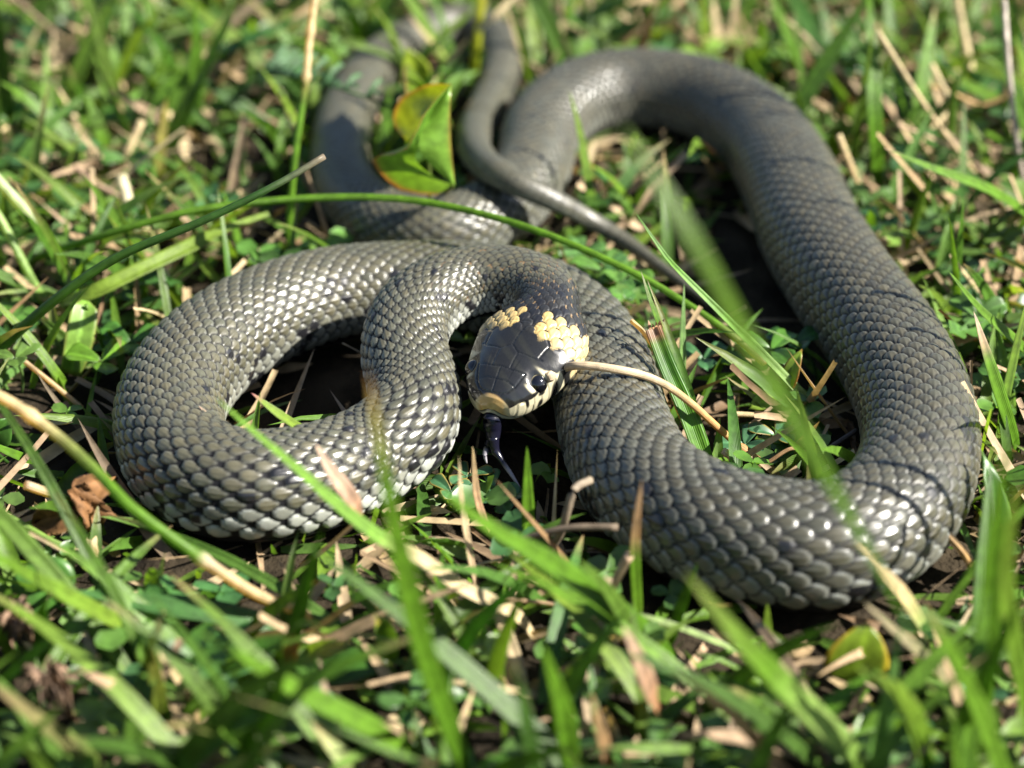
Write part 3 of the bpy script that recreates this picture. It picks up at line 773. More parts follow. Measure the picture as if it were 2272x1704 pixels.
lone_leaf('crinkled_leaf', (2215, 1260, 3), (2195, 1000, 24), 6.0, (.045, .13, .015), 'crinkled upright green leaf leaning on the snake\'s outer bend', (.13, .25, .04), normal=(.45, -.8, .3), fold=.45)
lone_leaf('yellowing_leaf', (1880, 1520, 3), (1930, 1385, 15), 12, (.13, .20, .015), 'yellowing rounded leaf in the grass before the wide loop', (.40, .28, .02), normal=(.1, -.9, .4), fold=.15)
lone_leaf('dock_leaf', (480, 1470, 3), (880, 1475, 5), 13, (.035, .10, .012), 'large dark leaf lying flat in the front grass, brown patched', (.10, .05, .02), normal=(0, -.5, .85), fold=.12, cup=.05)
lone_leaf('yellow_leaf', (930, 190, 18), (905, 112, 30), 8.0, (.24, .32, .03), 'rounded yellow-green leaf behind the folded leaf', normal=(.2, -.9, .3))
shade_leaf = empty('broad_leaf', P(930, 330, 0))  # extra leaf, added so its shadow falls on the back coil
a_, b_ = P(770, 455, 14)+SUN*.027, P(748, 255, 14)+SUN*.027
adopt(shade_leaf, leaf_patch('leaf_blade', a_, b_-a_, SUN, np.linalg.norm(b_-a_), .0145, (.10, .16, .012), (.20, .12, .03), cup=.06, fold=.12),
      stem('petiole', [np.array([a_[0]+.002, a_[1]-.002, -.001]), a_*.6+np.array([a_[0], a_[1]-.002, 0])*.4, a_], .5, (.10, .14, .03), world=True, n=10))
tag(shade_leaf, 'dull olive broad leaf behind the folded leaf, added to shade the coil', 'leaf')
# folded leaf with red margin
fl_ = empty('folded_leaf', P(985, 440, 0))
def poly_leaf(name, ring, ridge, col, edge):
    """patch between a margin polyline and a midrib polyline"""
    a = resample(catmull(P3(ring), 8), 16); b = resample(catmull(P3(ridge), 8), 16)
    k = np.linspace(0, 1, 9)[None, :, None]
    g = a[:, None]*(1-k)+b[:, None]*k
    nn = unit(np.cross(b[-1]-b[0], a[8]-b[8]))
    g = g+nn*(np.sin(k*math.pi)*.0006)
    col_ = np.zeros(g.shape)+np.array(col)
    em = sstep(.16, .0, k); col_ = col_*(1-em)+np.array(edge)*em
    col_ *= 1+.25*np.clip(np.sin(np.linspace(0, 26, 16))[:, None, None], .5, 1)*k
    v = g.reshape(-1, 3); f = grid_faces(16, 9)
    return mesh_np(name, v, f, M_BROAD, None, col_.reshape(-1, 3), {'lat': np.tile(np.linspace(-1, 1, 9), 16)})
rib_ = [(1003, 183, 50), (960, 262, 41), (985, 330, 35), (1006, 410, 27)]
adopt(fl_, poly_leaf('leaf_half', [(1001, 184, 50), (938, 258, 47), (900, 334, 39), (826, 350, 34), (851, 393, 27), (897, 424, 22), (975, 432, 21), (1008, 412, 26)], [(1001, 186, 50), (950, 262, 43), (928, 325, 38), (920, 350, 36), (935, 370, 33), (960, 390, 30), (985, 402, 28), (1006, 410, 27)], (.115, .24, .025), (.34, .12, .05)),  # lower flap coloured darker, as the shaded side of the fold
      poly_leaf('leaf_half', [(1002, 184, 50), (999, 250, 45), (1001, 320, 38), (1009, 408, 27)], [(1000, 187, 50), (950, 262, 43), (928, 325, 38), (1004, 410, 27)], (.16, .30, .04), (.28, .20, .04)),  # upper flap of the same leaf coloured lighter, as lit
      poly_leaf('leaf_half', [(1000, 186, 50), (940, 190, 46), (885, 225, 40), (872, 270, 34), (900, 310, 33)], [(1000, 188, 49), (965, 230, 43), (940, 262, 40), (925, 290, 37), (902, 318, 35)], (.15, .20, .01), (.30, .14, .03)),
      stem('petiole', [P(960, 450, -1), P(985, 435, 12), P(1004, 412, 26)], .5, (.12, .15, .03), world=True, n=10))
tag(fl_, 'folded heart-shaped leaf with red margin standing against the tail', 'leaf')
# feathery yarrow leaf
yr = empty('yarrow_leaf', P(620, 250, 0))
rach = [(560, 200, 0), (600, 168, 20), (690, 178, 28), (780, 205, 29), (872, 238, 26)]
rc = resample(catmull(P3(rach), 10), 30)
obs = [stem('rachis', rc, .4, (.06, .14, .05), world=True, n=30)]
for k in range(3, 30, 2):
    for sg in (-1, 1):
        l_ = .0125*math.sin(min(1, k/10)*1.57)*(1.1-k/45)
        d = unit(np.array([.55, sg*.75, .25+.3*random.random()]))
        q = np.array([rc[k], rc[k]+d*l_*.5+np.array([0, 0, .001]), rc[k]+d*l_])
        o = blade('leaflet', q, 1.7, g_((.05, .14, .045), (.10, .21, .085)), None, None, world=True, n=6, prof=lambda u: .6+.4*np.sin(u*14)*.6+.2)
        obs.append(o)
adopt(yr, *obs)
tag(yr, 'feathery grey-green yarrow leaf arching over the snake\'s shaded coil', 'leaf')
# --- stalks behind
stem('dry_grass_stalk', [(640, 600, 0), (644, 470, 14), (655, 344, 27), (673, 217, 39), (680, 174, 43), (687, 90, 50), (698, 0, 58), (706, -60, 63)], .85,
     [(0, G2), (.55, G2), (.62, (.30, .30, .08)), (.64, STR), (1, STR)], 'tall stalk behind the small coil, green below and straw above', nodes=(.64, .80), n=60)
blade('grass_shoot', [(612, 420, 0), (617, 354, 8), (634, 200, 22)], 1.8, g_(G2), 'plain green blade beside the tall half-dry stalk')
stem('yellow_stalk', [(1045, 210, 0), (1055, 131, 13), (1062, 60, 22), (1070, -30, 32)], 1.2, g_((.16, .24, .01), (.30, .30, .02)), 'thick yellow-green stalk beside the bend of the tail', n=20)
blade('dry_grass_shoot', [(1060, 70, 22), (1100, 35, 27), (1150, -15, 32)], 2.2, g_(STR), 'short pale sheath branching off the yellow stalk', mat=M_DRY)
blade('dry_grass_shoot', [(990, 145, 10), (1010, 120, 14), (1040, 85, 20)], 2.4, g_(STR, PINK), 'short tan straw leaning on the yellow stalk', mat=M_DRY)
blade('dry_grass_shoot', [(1000, 140, 8), (950, 85, 18), (908, 35, 24)], 1.8, [(0, G2), (.5, (.3, .28, .1)), (1, PINK)], 'pink-tipped blade crossing the dark back coil', mat=M_DRY)
blade('grass_shoot', [(1322, 520, 0), (1314, 463, 8), (1290, 309, 24), (1263, 200, 35)], 2.3, g_(G2, G4), 'upright green blade standing before the back loop')
blade('grass_shoot', [(1330, 505, 0), (1400, 478, 5), (1340, 405, 14), (1300, 370, 20)], 1.6, g_(G1), 'curled green blade under the back loop')
for pts, wd_, cc, lb in (
        ([(1950, 440, 0), (1944, 355, 12), (1940, 256, 24), (1928, 0, 48), (1925, -60, 55)], 4.0, g_(G1, G2), 'broad upright green blade rising behind the outer bend'),
        ([(1800, 200, 0), (1774, 138, 10), (1740, 60, 20), (1700, -40, 32)], 3.6, g_(G1, G2), 'wide green blade behind the arch of the back loop'),
        ([(1572, 165, 0), (1569, 120, 8), (1558, 0, 24), (1556, -40, 30)], 3.4, g_(G4, G4), 'pale lime blade directly behind the back loop'),
        ([(1640, 170, 0), (1625, 130, 6), (1632, 0, 24), (1634, -40, 28)], 2.4, g_(PINK, STR), 'tan dry blade directly behind the back loop'),
        ([(1606, 165, 0), (1597, 130, 6), (1585, 20, 20), (1580, -30, 26)], 2.2, g_(STR, STR), 'pale dry blade beside the lime blade behind the back loop'),
        ([(2330, 510, 8), (2272, 469, 16), (2188, 418, 25), (2070, 374, 33), (1960, 328, 40)], 3.1, [(0, G2), (.9, G2), (1, PINK)], 'sharp pointed green blade reaching in towards the outer bend'),
        ([(2330, 840, 4), (2272, 774, 14), (2175, 687, 25), (2103, 600, 34)], 2.6, g_(G2, G2), 'curved green blade tip above the white-tipped blade'),
        ([(2260, 1010, 0), (2241, 948, 8), (2200, 820, 21), (2175, 740, 28), (2160, 690, 33)], 3.2, [(0, G1), (.7, G2), (.78, (.40, .30, .18)), (1, (.62, .55, .46))], 'green blade with bleached white tip beside the outer bend'),
        ([(2215, 980, 0), (2221, 933, 6), (2250, 790, 18), (2285, 640, 30)], 2.0, g_(G2, G4), 'narrow green blade crossing the white-tipped blade'),
        ([(2190, 420, 0), (2184, 335, 10), (2149, 268, 17)], 2.8, g_(G2, G4), 'short lime blade among the dry twigs'),
        ([(330, 210, 0), (383, 156, 10), (307, 36, 28), (270, -40, 38)], 3.2, g_(G1, G3), 'soft dark green blade leaning in the far lawn'),
        ([(240, 360, 0), (231, 318, 6), (188, 203, 19)], 3.2, g_(G2), 'upright bright green blade in the far lawn'),
        ([(225, 365, 0), (203, 344, 4), (54, 217, 20), (0, 180, 26)], 3.6, g_(G1, G2), 'wide green blade slanting over dry litter in the far lawn'),
        ([(350, 400, 0), (351, 380, 3), (369, 217, 21)], 2.6, g_((.30, .32, .08), (.36, .30, .08)), 'yellowed upright sheath in the far lawn'),
        ([(620, 100, 0), (560, 95, 10), (500, 110, 16), (690, 30, 26)], 4.0, g_((.05, .15, .04)), 'twisted blue-green blade behind the yarrow leaf')):
    blade('grass_shoot', pts, wd_, cc, lb, mat=M_DRY if cc[0][1] in (PINK, STR) else None)
for pts, rm, cc, lb in (
        ([(2200, 450, 0), (2169, 394, 8), (2078, 272, 22), (2015, 177, 32), (1948, 69, 43)], .62, g_(TAN, STR), 'long dry twig slanting above the pointed green blade'),
        ([(2160, 330, 4), (2129, 272, 12), (2095, 200, 20), (2066, 142, 26)], .75, g_(STR), 'pale dry twig joined to the short lime blade'),
        ([(2170, 210, 4), (2157, 166, 10), (2125, 8, 28), (2118, -40, 34)], 1.1, g_(STR), 'stout cream straw among the dry twigs'),
        ([(2290, 480, 0), (2263, 355, 14), (2240, 166, 34), (2228, 0, 50)], .7, g_((.30, .24, .20), (.5, .44, .38)), 'grey upright straw at the edge of the dry twigs'),
        ([(2150, 345, 10), (2133, 335, 12), (1991, 276, 22)], .5, g_(PINK), 'thin side twig crossing the long dry twig'),
        ([(2120, 235, 16), (2060, 290, 12), (2040, 310, 10)], .5, g_(STR), 'short pale twig crossing the dry tangle'),
        ([(2060, 190, 20), (2110, 205, 18), (2180, 232, 14), (2260, 200, 18)], .5, g_((.42, .28, .12)), 'orange-tan twig bridging the dry tangle'),
        ([(1940, 500, 0), (1924, 461, 4), (1861, 300, 22)], .75, g_((.42, .26, .10), STR), 'lone straight tan straw standing behind the outer bend'),
        ([(300, 520, 0), (289, 470, 6), (268, 391, 13)], 1.5, g_((.55, .50, .32)), 'swollen cream sheath in the far dry litter'),
        ([(255, 395, 0), (271, 362, 6), (315, 268, 16)], 1.0, g_(TAN, STR), 'tan straw standing in the far dry litter'),
        ([(390, 700, 0), (380, 665, 5), (355, 600, 11)], 1.6, g_((.5, .42, .28)), 'thick bleached sheath behind the small coil'),
        ([(330, 470, 2), (200, 400, 9), (165, 370, 10)], .8, g_((.32, .22, .15)), 'brown stalk lying in the far dry litter')):
    stem('dry_straw', pts, rm, cc, lb, mat=M_DRY, n=26)
# --- blades in front of the snake
GF = 'grass in front of the snake'
for pts, wd_, cc, lb in (
        ([(1190, 1420, 0), (1136, 1357, 10), (1027, 1305, 16), (924, 1234, 23), (855, 1201, 27), (765, 1133, 33), (652, 1033, 41), (562, 957, 47), (478, 882, 53)], 2.7, [(0, STR), (.42, (.42, .33, .18)), (.5, G2), (1, G2)], 'long blade before the small coil, dry straw low down and green to its tip'),
        ([(1040, 1760, 0), (1027, 1701, 12), (960, 1511, 34), (924, 1388, 47), (883, 1203, 64), (863, 1100, 73), (842, 986, 83), (816, 822, 96)], 3.9, [(0, G1), (.8, G2), (.93, (.30, .25, .06)), (1, (.36, .20, .08))], 'tall green blade with orange-brown tip crossing the snake\'s throat'),
        ([(800, 1150, 20), (782, 1111, 26), (737, 1049, 33), (700, 985, 39)], 3.4, [(0, (.40, .24, .14)), (1, (.58, .46, .38))], 'pinkish white torn sheath in front of the pale flank'),
        ([(1172, 1262, 0), (1171, 1150, 12), (1169, 990, 27)], 2.6, g_(G2, G2), 'crisp pointed green shoot standing before the snake\'s chin'),
        ([(1060, 1310, 0), (1048, 1258, 7), (1023, 1099, 22), (1018, 1012, 30)], 1.3, g_(PINK, STR), 'thin pinkish dry stalk below the tongue'),
        ([(1085, 1180, 4), (1078, 1161, 7), (1060, 1111, 12), (1048, 989, 24)], 1.5, g_((.46, .28, .18), STR), 'flaring dry pink stalk beside the tongue'),
        ([(1300, 1300, 0), (1247, 1233, 10), (1147, 1118, 23), (1098, 1062, 29)], 1.1, g_((.26, .16, .08), (.30, .2, .1)), 'slanting tan stalk before the tongue'),
        ([(1500, 1460, 0), (1360, 1350, 20), (1222, 1253, 34), (1073, 1161, 47), (973, 1086, 56)], 5.0, g_(G1, G2), 'broad blurred green blade slanting below the snake\'s chin'),
        ([(1940, 1760, 0), (1906, 1704, 8), (1855, 1639, 18), (1752, 1536, 32), (1639, 1418, 46), (1547, 1305, 59), (1520, 1270, 63)], 5.0, [(0, G2), (.35, (.25, .36, .10)), (.6, G2), (1, (.16, .20, .05))], 'big blurred green blade with pale midrib before the wide loop'),
        ([(1416, 1400, 0), (1413, 1340, 8), (1408, 1203, 23), (1424, 1060, 38)], 2.2, [(0, (.13, .25, .02)), (.5, G2), (.65, (.36, .24, .12)), (1, (.45, .33, .22))], 'upright blade turning from lime foot to tan tip before the wide loop'),
        ([(1480, 1440, 0), (1501, 1372, 8), (1547, 1249, 22)], 2.2, g_(G2), 'short green blade leaning against the wide loop'),
        ([(1701, 1465, 0), (1701, 1420, 5), (1702, 1338, 13)], 2.0, g_(G2, G4), 'small upright green shoot under the wide loop\'s belly'),
        ([(2070, 1440, 2), (2045, 1388, 12), (1999, 1316, 22), (1896, 1203, 37)], 3.2, [(0, G2), (.3, (.3, .36, .12)), (.55, STR), (1, (.55, .46, .34))], 'straw-tipped green blade before the outer bend'),
        ([(2140, 1560, 0), (2055, 1460, 16), (1985, 1400, 24), (1917, 1336, 32)], 2.6, g_((.26, .25, .12), (.32, .28, .18)), 'dull olive-grey stalk before the outer bend'),
        ([(1640, 1445, 2), (1614, 1434, 3), (1496, 1388, 8), (1362, 1347, 12)], 1.2, g_((.28, .38, .14)), 'thin pale green stem lying low before the wide loop'),
        ([(1790, 1760, 0), (1727, 1701, 10), (1624, 1588, 26), (1490, 1485, 40)], 2.8, g_((.20, .14, .09), TAN), 'blurred brown stick slanting through the front grass'),
        ([(1460, 1580, 10), (1444, 1536, 18), (1410, 1450, 28), (1382, 1388, 35)], 3.6, [(0, (.40, .22, .10)), (1, (.52, .40, .32))], 'blurred pinkish white sheath in the front grass'),
        ([(1275, 1760, 0), (1264, 1704, 10), (1249, 1588, 24), (1203, 1429, 42)], 4.2, g_(G1, G2), 'wide blurred green blade upright in the front grass'),
        ([(1360, 1740, 0), (1347, 1685, 8), (1311, 1536, 26)], 2.6, g_((.34, .20, .10), TAN), 'blurred rusty tan stalk in the front grass'),
        ([(2180, 1640, 0), (2189, 1408, 30), (2215, 1100, 62), (2240, 960, 76)], 4.6, g_(G1, G2), 'tall broad blade rising past the crinkled leaf'),
        ([(2300, 1700, 0), (2262, 1500, 26), (2230, 1290, 48), (2260, 1040, 74)], 4.2, g_(G1, G4), 'tall blurred lime blade beside the crinkled leaf'),
        ([(2120, 1750, 0), (2130, 1620, 20), (2189, 1490, 36), (2260, 1330, 52)], 4.6, g_(G2, G2), 'wide blade leaning outward in the thick front tuft'),
        ([(2060, 1760, 0), (2040, 1640, 18), (1990, 1540, 30), (1900, 1480, 38)], 5.2, g_(G2, G4), 'bowed lime blade in the thick front tuft'),
        ([(340, 1440, 2), (318, 1413, 6), (205, 1352, 17), (82, 1285, 27), (0, 1239, 34), (-60, 1205, 39)], 3.2, [(0, (.30, .22, .08)), (.12, G4), (1, G2)], 'green blade slanting over the round dark leaf'),
        ([(650, 1410, 2), (591, 1388, 6), (462, 1357, 10), (308, 1336, 13), (154, 1311, 16)], 4.6, g_(G3, (.05, .15, .03)), 'dark blue-green blade lying below the small coil'),
        ([(440, 1600, 0), (421, 1547, 6), (360, 1454, 16), (303, 1367, 25)], 1.7, g_(TAN, STR), 'thin tan stalk before the dark leaf'),
        ([(960, 1720, 0), (899, 1665, 8), (822, 1614, 15), (668, 1537, 26), (555, 1470, 35), (437, 1398, 44)], 4.0, g_(G2, G2), 'long bright green blade slanting across the front grass'),
        ([(625, 1520, 4), (632, 1490, 9), (652, 1408, 19), (683, 1280, 33), (714, 1177, 44)], 3.0, [(0, G2), (.35, (.34, .18, .07)), (.4, G2), (1, G2)], 'upright green blade with one rusty patch before the small coil'),
        ([(520, 1760, 0), (539, 1701, 9), (591, 1588, 22), (632, 1490, 34)], 4.0, g_(G2), 'green blade leaning inward at the front of the lawn'),
        ([(-40, 1540, 0), (0, 1516, 6), (90, 1440, 17), (180, 1372, 26)], 2.6, g_(G2, G1), 'green blade below the round dark leaf'),
        ([(150, 1740, 0), (134, 1704, 6), (77, 1614, 18), (-10, 1500, 32)], 3.4, g_((.14, .26, .05)), 'pale green blade leaning out of the front corner'),
        ([(240, 1730, 0), (205, 1690, 8), (51, 1572, 26), (-40, 1500, 36)], 3.0, g_(G1, (.30, .22, .12)), 'green blade with tan tip in the front corner'),
        ([(790, 1740, 0), (770, 1696, 8), (725, 1640, 15), (683, 1588, 21)], 3.6, [(0, G4), (.6, (.40, .46, .22)), (1, STR)], 'stout whitish green stub in the front grass'),
        ([(350, 1660, 2), (339, 1639, 6), (288, 1547, 17), (175, 1485, 25)], 3.0, g_(TAN, (.36, .24, .15)), 'chunky blurred tan straw in the front litter'),
        ([(365, 1640, 0), (354, 1588, 8), (340, 1470, 22), (325, 1410, 30)], 2.8, g_(G2, (.30, .28, .06)), 'upright green blade before the chunky tan straw'),
        ([(505, 990, 14), (470, 930, 20), (440, 900, 23)], 1.5, [(0, G2), (1, (.35, .25, .2))], 'tiny green tip showing against the small coil\'s inner side'),
        ([(690, 965, 18), (620, 920, 24), (558, 872, 29)], 1.9, [(0, G4), (.8, G4), (1, (.5, .2, .2))], 'pointed lime tip with red end in the gap of the small coil')):
    blade('grass_shoot', pts, wd_, cc, lb, group=GF if 'front grass' in lb else None, mat=M_DRY if cc[0][1] in (PINK, STR, TAN) else None, n=26)
# curled grey rootlets before the wide loop's inner flank
stem('curled_straw', [(1195, 1250, 2), (1245, 1180, 12), (1260, 1130, 18), (1275, 1085, 22), (1310, 1065, 22)], .8, g_((.17, .13, .09), (.26, .21, .15)), 'curled pale straw before the dark flank under the head', mat=M_DRY, n=24)
stem('curled_straw', [(1150, 1200, 12), (1260, 1172, 17), (1370, 1170, 19)], 7e-1, g_((.17, .13, .09)), 'blurred grey straw lying level before the dark flank', mat=M_DRY, n=16)
stem('dry_straw', [(1320, 1380, 2), (1360, 1300, 12), (1396, 1232, 20)], .9, g_(STR, PINK), 'blurred tan straw by the upright lime-footed blade', mat=M_DRY, n=16)
stem('dry_straw', [(2170, 1290, 2), (2140, 1230, 8), (2098, 1180, 12)], .8, g_((.45, .25, .05), (.42, .28, .15)), 'orange straw tip touching the outer bend\'s belly', mat=M_DRY, n=16)
# dead flower heads
def dead_head(px_, py_, z_, size, label, n=46):
    c0 = P(px_, py_, z_)
    root = empty('dead_flower_head', (c0[0], c0[1], 0))
    V, F, Cc, La, o = [], [], [], [], 0
    for k in range(n):
        d = unit(RNG.normal(size=3)+np.array([0, -.3, .3])); l_ = size*1e-3*random.uniform(.6, 1.1)
        b = unit(RNG.normal(size=3))
        cpts = np.array([c0+d*l_*.15, c0+d*l_*.7+b*l_*.2, c0+d*l_+b*l_*.1+np.array([0, 0, -l_*.5])])
        v_, f_, l2, u_ = ribbon_arrays(resample(catmull(cpts, 6), 7), .0011, .6, random.uniform(-2, 2), None, 3)
        V.append(v_); F.append(f_+o); o += len(v_); La.append(l2)
        Cc.append(np.zeros((len(v_), 3))+np.array([.20, .13, .085])*random.uniform(.5, 1.5))
    hd = mesh_np('withered_petals', np.vstack(V), np.vstack(F), M_DRY, None, np.vstack(Cc), {'lat': np.concatenate(La)})
    hd['kind'] = 'stuff'
    st = stem('stalk', [np.array([c0[0]+.003, c0[1]+.004, -.001]), c0*.6+np.array([c0[0]+.003, c0[1]+.004, 0])*.4, c0], .6, (.16, .10, .06), world=True, n=10, mat=M_DRY)
    adopt(root, hd, st)
    return tag(root, label, 'flower head')
dead_head(110, 1505, 12, 5.5, 'shrivelled brown clover flower head in the front corner')
dead_head(42, 1372, 12, 5.0, 'greyish withered flower head beside the round dark leaf')
dead_head(690, 1440, 5, 3.0, 'small brown withered head on the dark leaf', 26)
#LAWN
# ------------------------------------------------------------------ lawn
def dark_zone(x, y):
    """how bare the sheltered soil is inside the coils (0..1)"""
    a, b, _ = proj(np.stack([x, y, 0*x], -1))
    z = np.exp(-(((a-1640)/210)**2+((b-760)/330)**2)**2)
    z = np.maximum(z, np.exp(-(((a-720)/230)**2+((b-890)/170)**2)**2))
    z = np.maximum(z, .8*np.exp(-(((a-1190)/110)**2+((b-1010)/130)**2)**2))
    z = np.maximum(z, .45*sstep(1210, 1300, b))
    z = np.maximum(z, .60*(a < 340)*(b > 840)*(b < 1460))
    z = np.maximum(z, 1.1*np.exp(-(((a-1100)/75)**2+((b-1040)/70)**2)**2))
    z = np.maximum(z, .7*np.exp(-(((a-470)/150)**2+((b-380)/150)**2)**2))
    return z
def lawn_points(n, x0, x1, y0_, y1):
    return RNG.uniform(x0, x1, n), RNG.uniform(y0_, y1, n)
def blades_np(x, y, ln, wd_, lean, az, curl, npt=6):
    n = len(x); u = np.linspace(0, 1, npt)[None]
    hd = np.stack([np.cos(az), np.sin(az)], -1)
    ang = lean[:, None]+curl[:, None]*u                  # angle from the vertical along the blade
    du = ln[:, None]/(npt-1)
    dh = np.sin(ang)*du; dz = np.cos(ang)*du
    h = np.cumsum(dh, 1)-dh[:, :1]; z = np.cumsum(dz, 1)-dz[:, :1]
    z = np.maximum(z, .0007)
    c = np.stack([x[:, None]+hd[:, :1]*h, y[:, None]+hd[:, 1:]*h, z-.0005], -1)
    return c
def ribbons_np(name, c, wd_, col, mat, label, cat=None, kind='stuff', tipcol=None, stub=.0):
    n, k, _ = c.shape
    t_ = unit(np.gradient(c, axis=1))
    fv = unit(RNG.normal(size=(n, 1, 3))*.45+np.array([.1, -.35, .85]))
    sd = unit(np.cross(t_, fv)); nn = np.cross(sd, t_)
    u = np.linspace(0, 1, k)[None]
    pr = np.clip((1-u)/.55, 0, 1)**.75*(.6+.4*np.clip(u/.2, 0, 1))
    pr = np.maximum(pr, stub*(RNG.random((n, 1)) < .5))*wd_[:, None]/2
    l = np.array([-1, 0, 1.])
    v = c[:, :, None]+sd[:, :, None]*(l[None, None, :, None]*pr[:, :, None, None])+nn[:, :, None]*((np.abs(l)-.5)[None, None, :, None]*pr[:, :, None, None]*.5)
    g = grid_faces(k, 3)
    f = (g[None]+(np.arange(n)*k*3)[:, None, None]).reshape(-1, 4)
    cc = np.repeat(np.repeat(col[:, None, None], k, 1), 3, 2)
    if tipcol is not None:
        m = sstep(.55, 1, u)[:, :, None, None]*tipcol[1][:, None, None, None]
        cc = cc*(1-m)+np.array(tipcol[0])*m
    o = mesh_np(name, v.reshape(-1, 3), f, mat, None, cc.reshape(-1, 3), {'lat': np.tile(l, n*k)})
    return tag(o, label, cat, None, kind)
def keep_clear(c, cover=.0):
    n, k, _ = c.shape
    p = c.reshape(-1, 3)
    hit = snake_hit(p).reshape(n, k).any(1)
    ov = over_snake(p, .86).reshape(n, k).any(1)
    return ~hit & ~(ov & (RNG.random(n) > cover))
def green_cols(n):
    a = np.array([G1, G2, G3, G4, (.11, .19, .02), (.05, .14, .030)])
    w_ = RNG.dirichlet(np.full(6, .45), n)
    return (w_@a)*RNG.uniform(.7, 1.25, (n, 1))
def dry_cols(n):
    a = np.array([TAN, STR, BRN, PINK, (.22, .17, .11)])
    return (RNG.dirichlet(np.full(5, .5), n)@a)*RNG.uniform(.6, 1.15, (n, 1))
def lawn(name, n, area, lnr, wr, leanr, curlr, cols, mat, label, thin=True, stub=0, tip=None, cover=.0):
    x, y = lawn_points(n, *area)
    if thin:
        k = RNG.random(n) > dark_zone(x, y)*.97
        x, y = x[k], y[k]
    n = len(x)
    ln = RNG.uniform(*lnr, n)*1e-3*RNG.uniform(.5, 1, n)**.4
    c = blades_np(x, y, ln, None, RNG.uniform(*leanr, n), RNG.uniform(0, 6.283, n), RNG.uniform(*curlr, n))
    if thin:
        c = c[keep_clear(c, cover)]
    n = len(c)
    return ribbons_np(name, c, RNG.uniform(*wr, n)*1e-3, cols(n), mat, label, None, 'stuff', (tip, RNG.random(n)*(RNG.random(n) < .35)) if tip else None, stub)
NEAR = (-.24, .24, -.24, .34)
lawn('grass', 3000, NEAR, (18, 46), (1.6, 4.0), (.1, 1.15), (.1, 1.1), green_cols, M_LEAF, 'short green lawn grass around the snake', tip=TAN)
lawn('grass_undergrowth', 5200, NEAR, (8, 22), (1.0, 2.8), (.5, 1.5), (0, .8), green_cols, M_LEAF, 'low tangled green shoots close to the soil')
lawn('dry_grass', 6500, NEAR, (8, 40), (.8, 2.8), (.7, 1.6), (-.3, .5), dry_cols, M_DRY, 'dead tan grass litter between the green blades', stub=.7)
# lawn beyond the near patch
for nm, ar, k_ in (('grass', (-1.1, 1.1, .34, 1.5), 5500), ('grass', (-1.1, -.24, -.5, .34), 2600), ('grass', (.24, 1.1, -.5, .34), 2600), ('grass', (-.24, .24, -.7, -.24), 2600)):
    lawn(nm, k_, ar, (20, 48), (2, 5), (.1, 1.1), (.1, 1), green_cols, M_LEAF, 'green lawn grass stretching away from the snake', thin=False)
lawn('dry_grass', 2500, (-1.1, 1.1, .34, 1.5), (12, 40), (1.5, 4), (.7, 1.6), (-.2, .5), dry_cols, M_DRY, 'dead tan litter in the lawn farther off', thin=False, stub=.7)
# small leaflets of ground cover
def leaflets(name, n, area, sr, label, colr):
    x, y = lawn_points(n, *area)
    k = RNG.random(n) > dark_zone(x, y)*.97
    x, y = x[k], y[k]; n = len(x)
    z = RNG.uniform(.002, .012, n)
    k3 = 3
    V, Fc, Cc = [], [], []
    # three leaflets per leaf, each a small 4x3 patch
    uu_, ll_ = np.meshgrid(np.array([0, .35, .7, 1]), np.array([-1, 0, 1.]), indexing='ij')
    shp = np.array([.12, .8, 1.0, .35])[:, None]
    yaw = RNG.uniform(0, 6.28, n)
    s = RNG.uniform(*sr, n)*1e-3
    cols = colr(n)
    tot_c = np.stack([x, y, z], -1)
    ok = ~snake_hit(tot_c, .004) & ~over_snake(tot_c, .96)
    for k in range(3):
        a = yaw+k*2.05+RNG.normal(size=n)*.15
        d = unit(np.stack([np.cos(a), np.sin(a), RNG.uniform(-.2, .6, n)], -1))
        nrm_ = unit(np.stack([RNG.normal(size=n)*.35, RNG.normal(size=n)*.35-.2, np.ones(n)], -1)); nrm_ = unit(nrm_-d*(nrm_*d).sum(1, keepdims=True))
        sd = np.cross(d, nrm_)
        v = tot_c[:, None, None]+d[:, None, None]*(uu_[None, :, :, None]*s[:, None, None, None])+sd[:, None, None]*((ll_*shp)[None, :, :, None]*s[:, None, None, None]*.42)+nrm_[:, None, None]*((np.abs(ll_)*.12-.12*uu_**2)[None, :, :, None]*s[:, None, None, None])
        V.append(v[ok].reshape(ok.sum(), -1, 3)); Cc.append(np.repeat((cols*RNG.uniform(.8, 1.2, (n, 1)))[ok][:, None], 12, 1))
    V = np.concatenate(V); Cc = np.concatenate(Cc)
    kk = ~snake_hit(V.reshape(-1, 3)).reshape(len(V), -1).any(1)
    V, Cc = V[kk], Cc[kk]
    g = grid_faces(4, 3)
    f = (g[None]+(np.arange(len(V))*12)[:, None, None]).reshape(-1, 4)
    o = mesh_np(name, V.reshape(-1, 3), f, M_BROAD, None, Cc.reshape(-1, 3), {'lat': np.tile(ll_.ravel(), len(V))})
    return tag(o, label, None, None, 'stuff')
def cov_cols(n):
    a = np.array([(.05, .14, .05), (.06, .16, .02), (.10, .21, .03), (.035, .10, .04), (.13, .20, .03)])
    return (RNG.dirichlet(np.full(5, .5), n)@a)*RNG.uniform(.75, 1.25, (n, 1))
leaflets('ground_cover', 1500, NEAR, (3.5, 7.5), 'small clover and medick leaflets carpeting the soil', cov_cols)
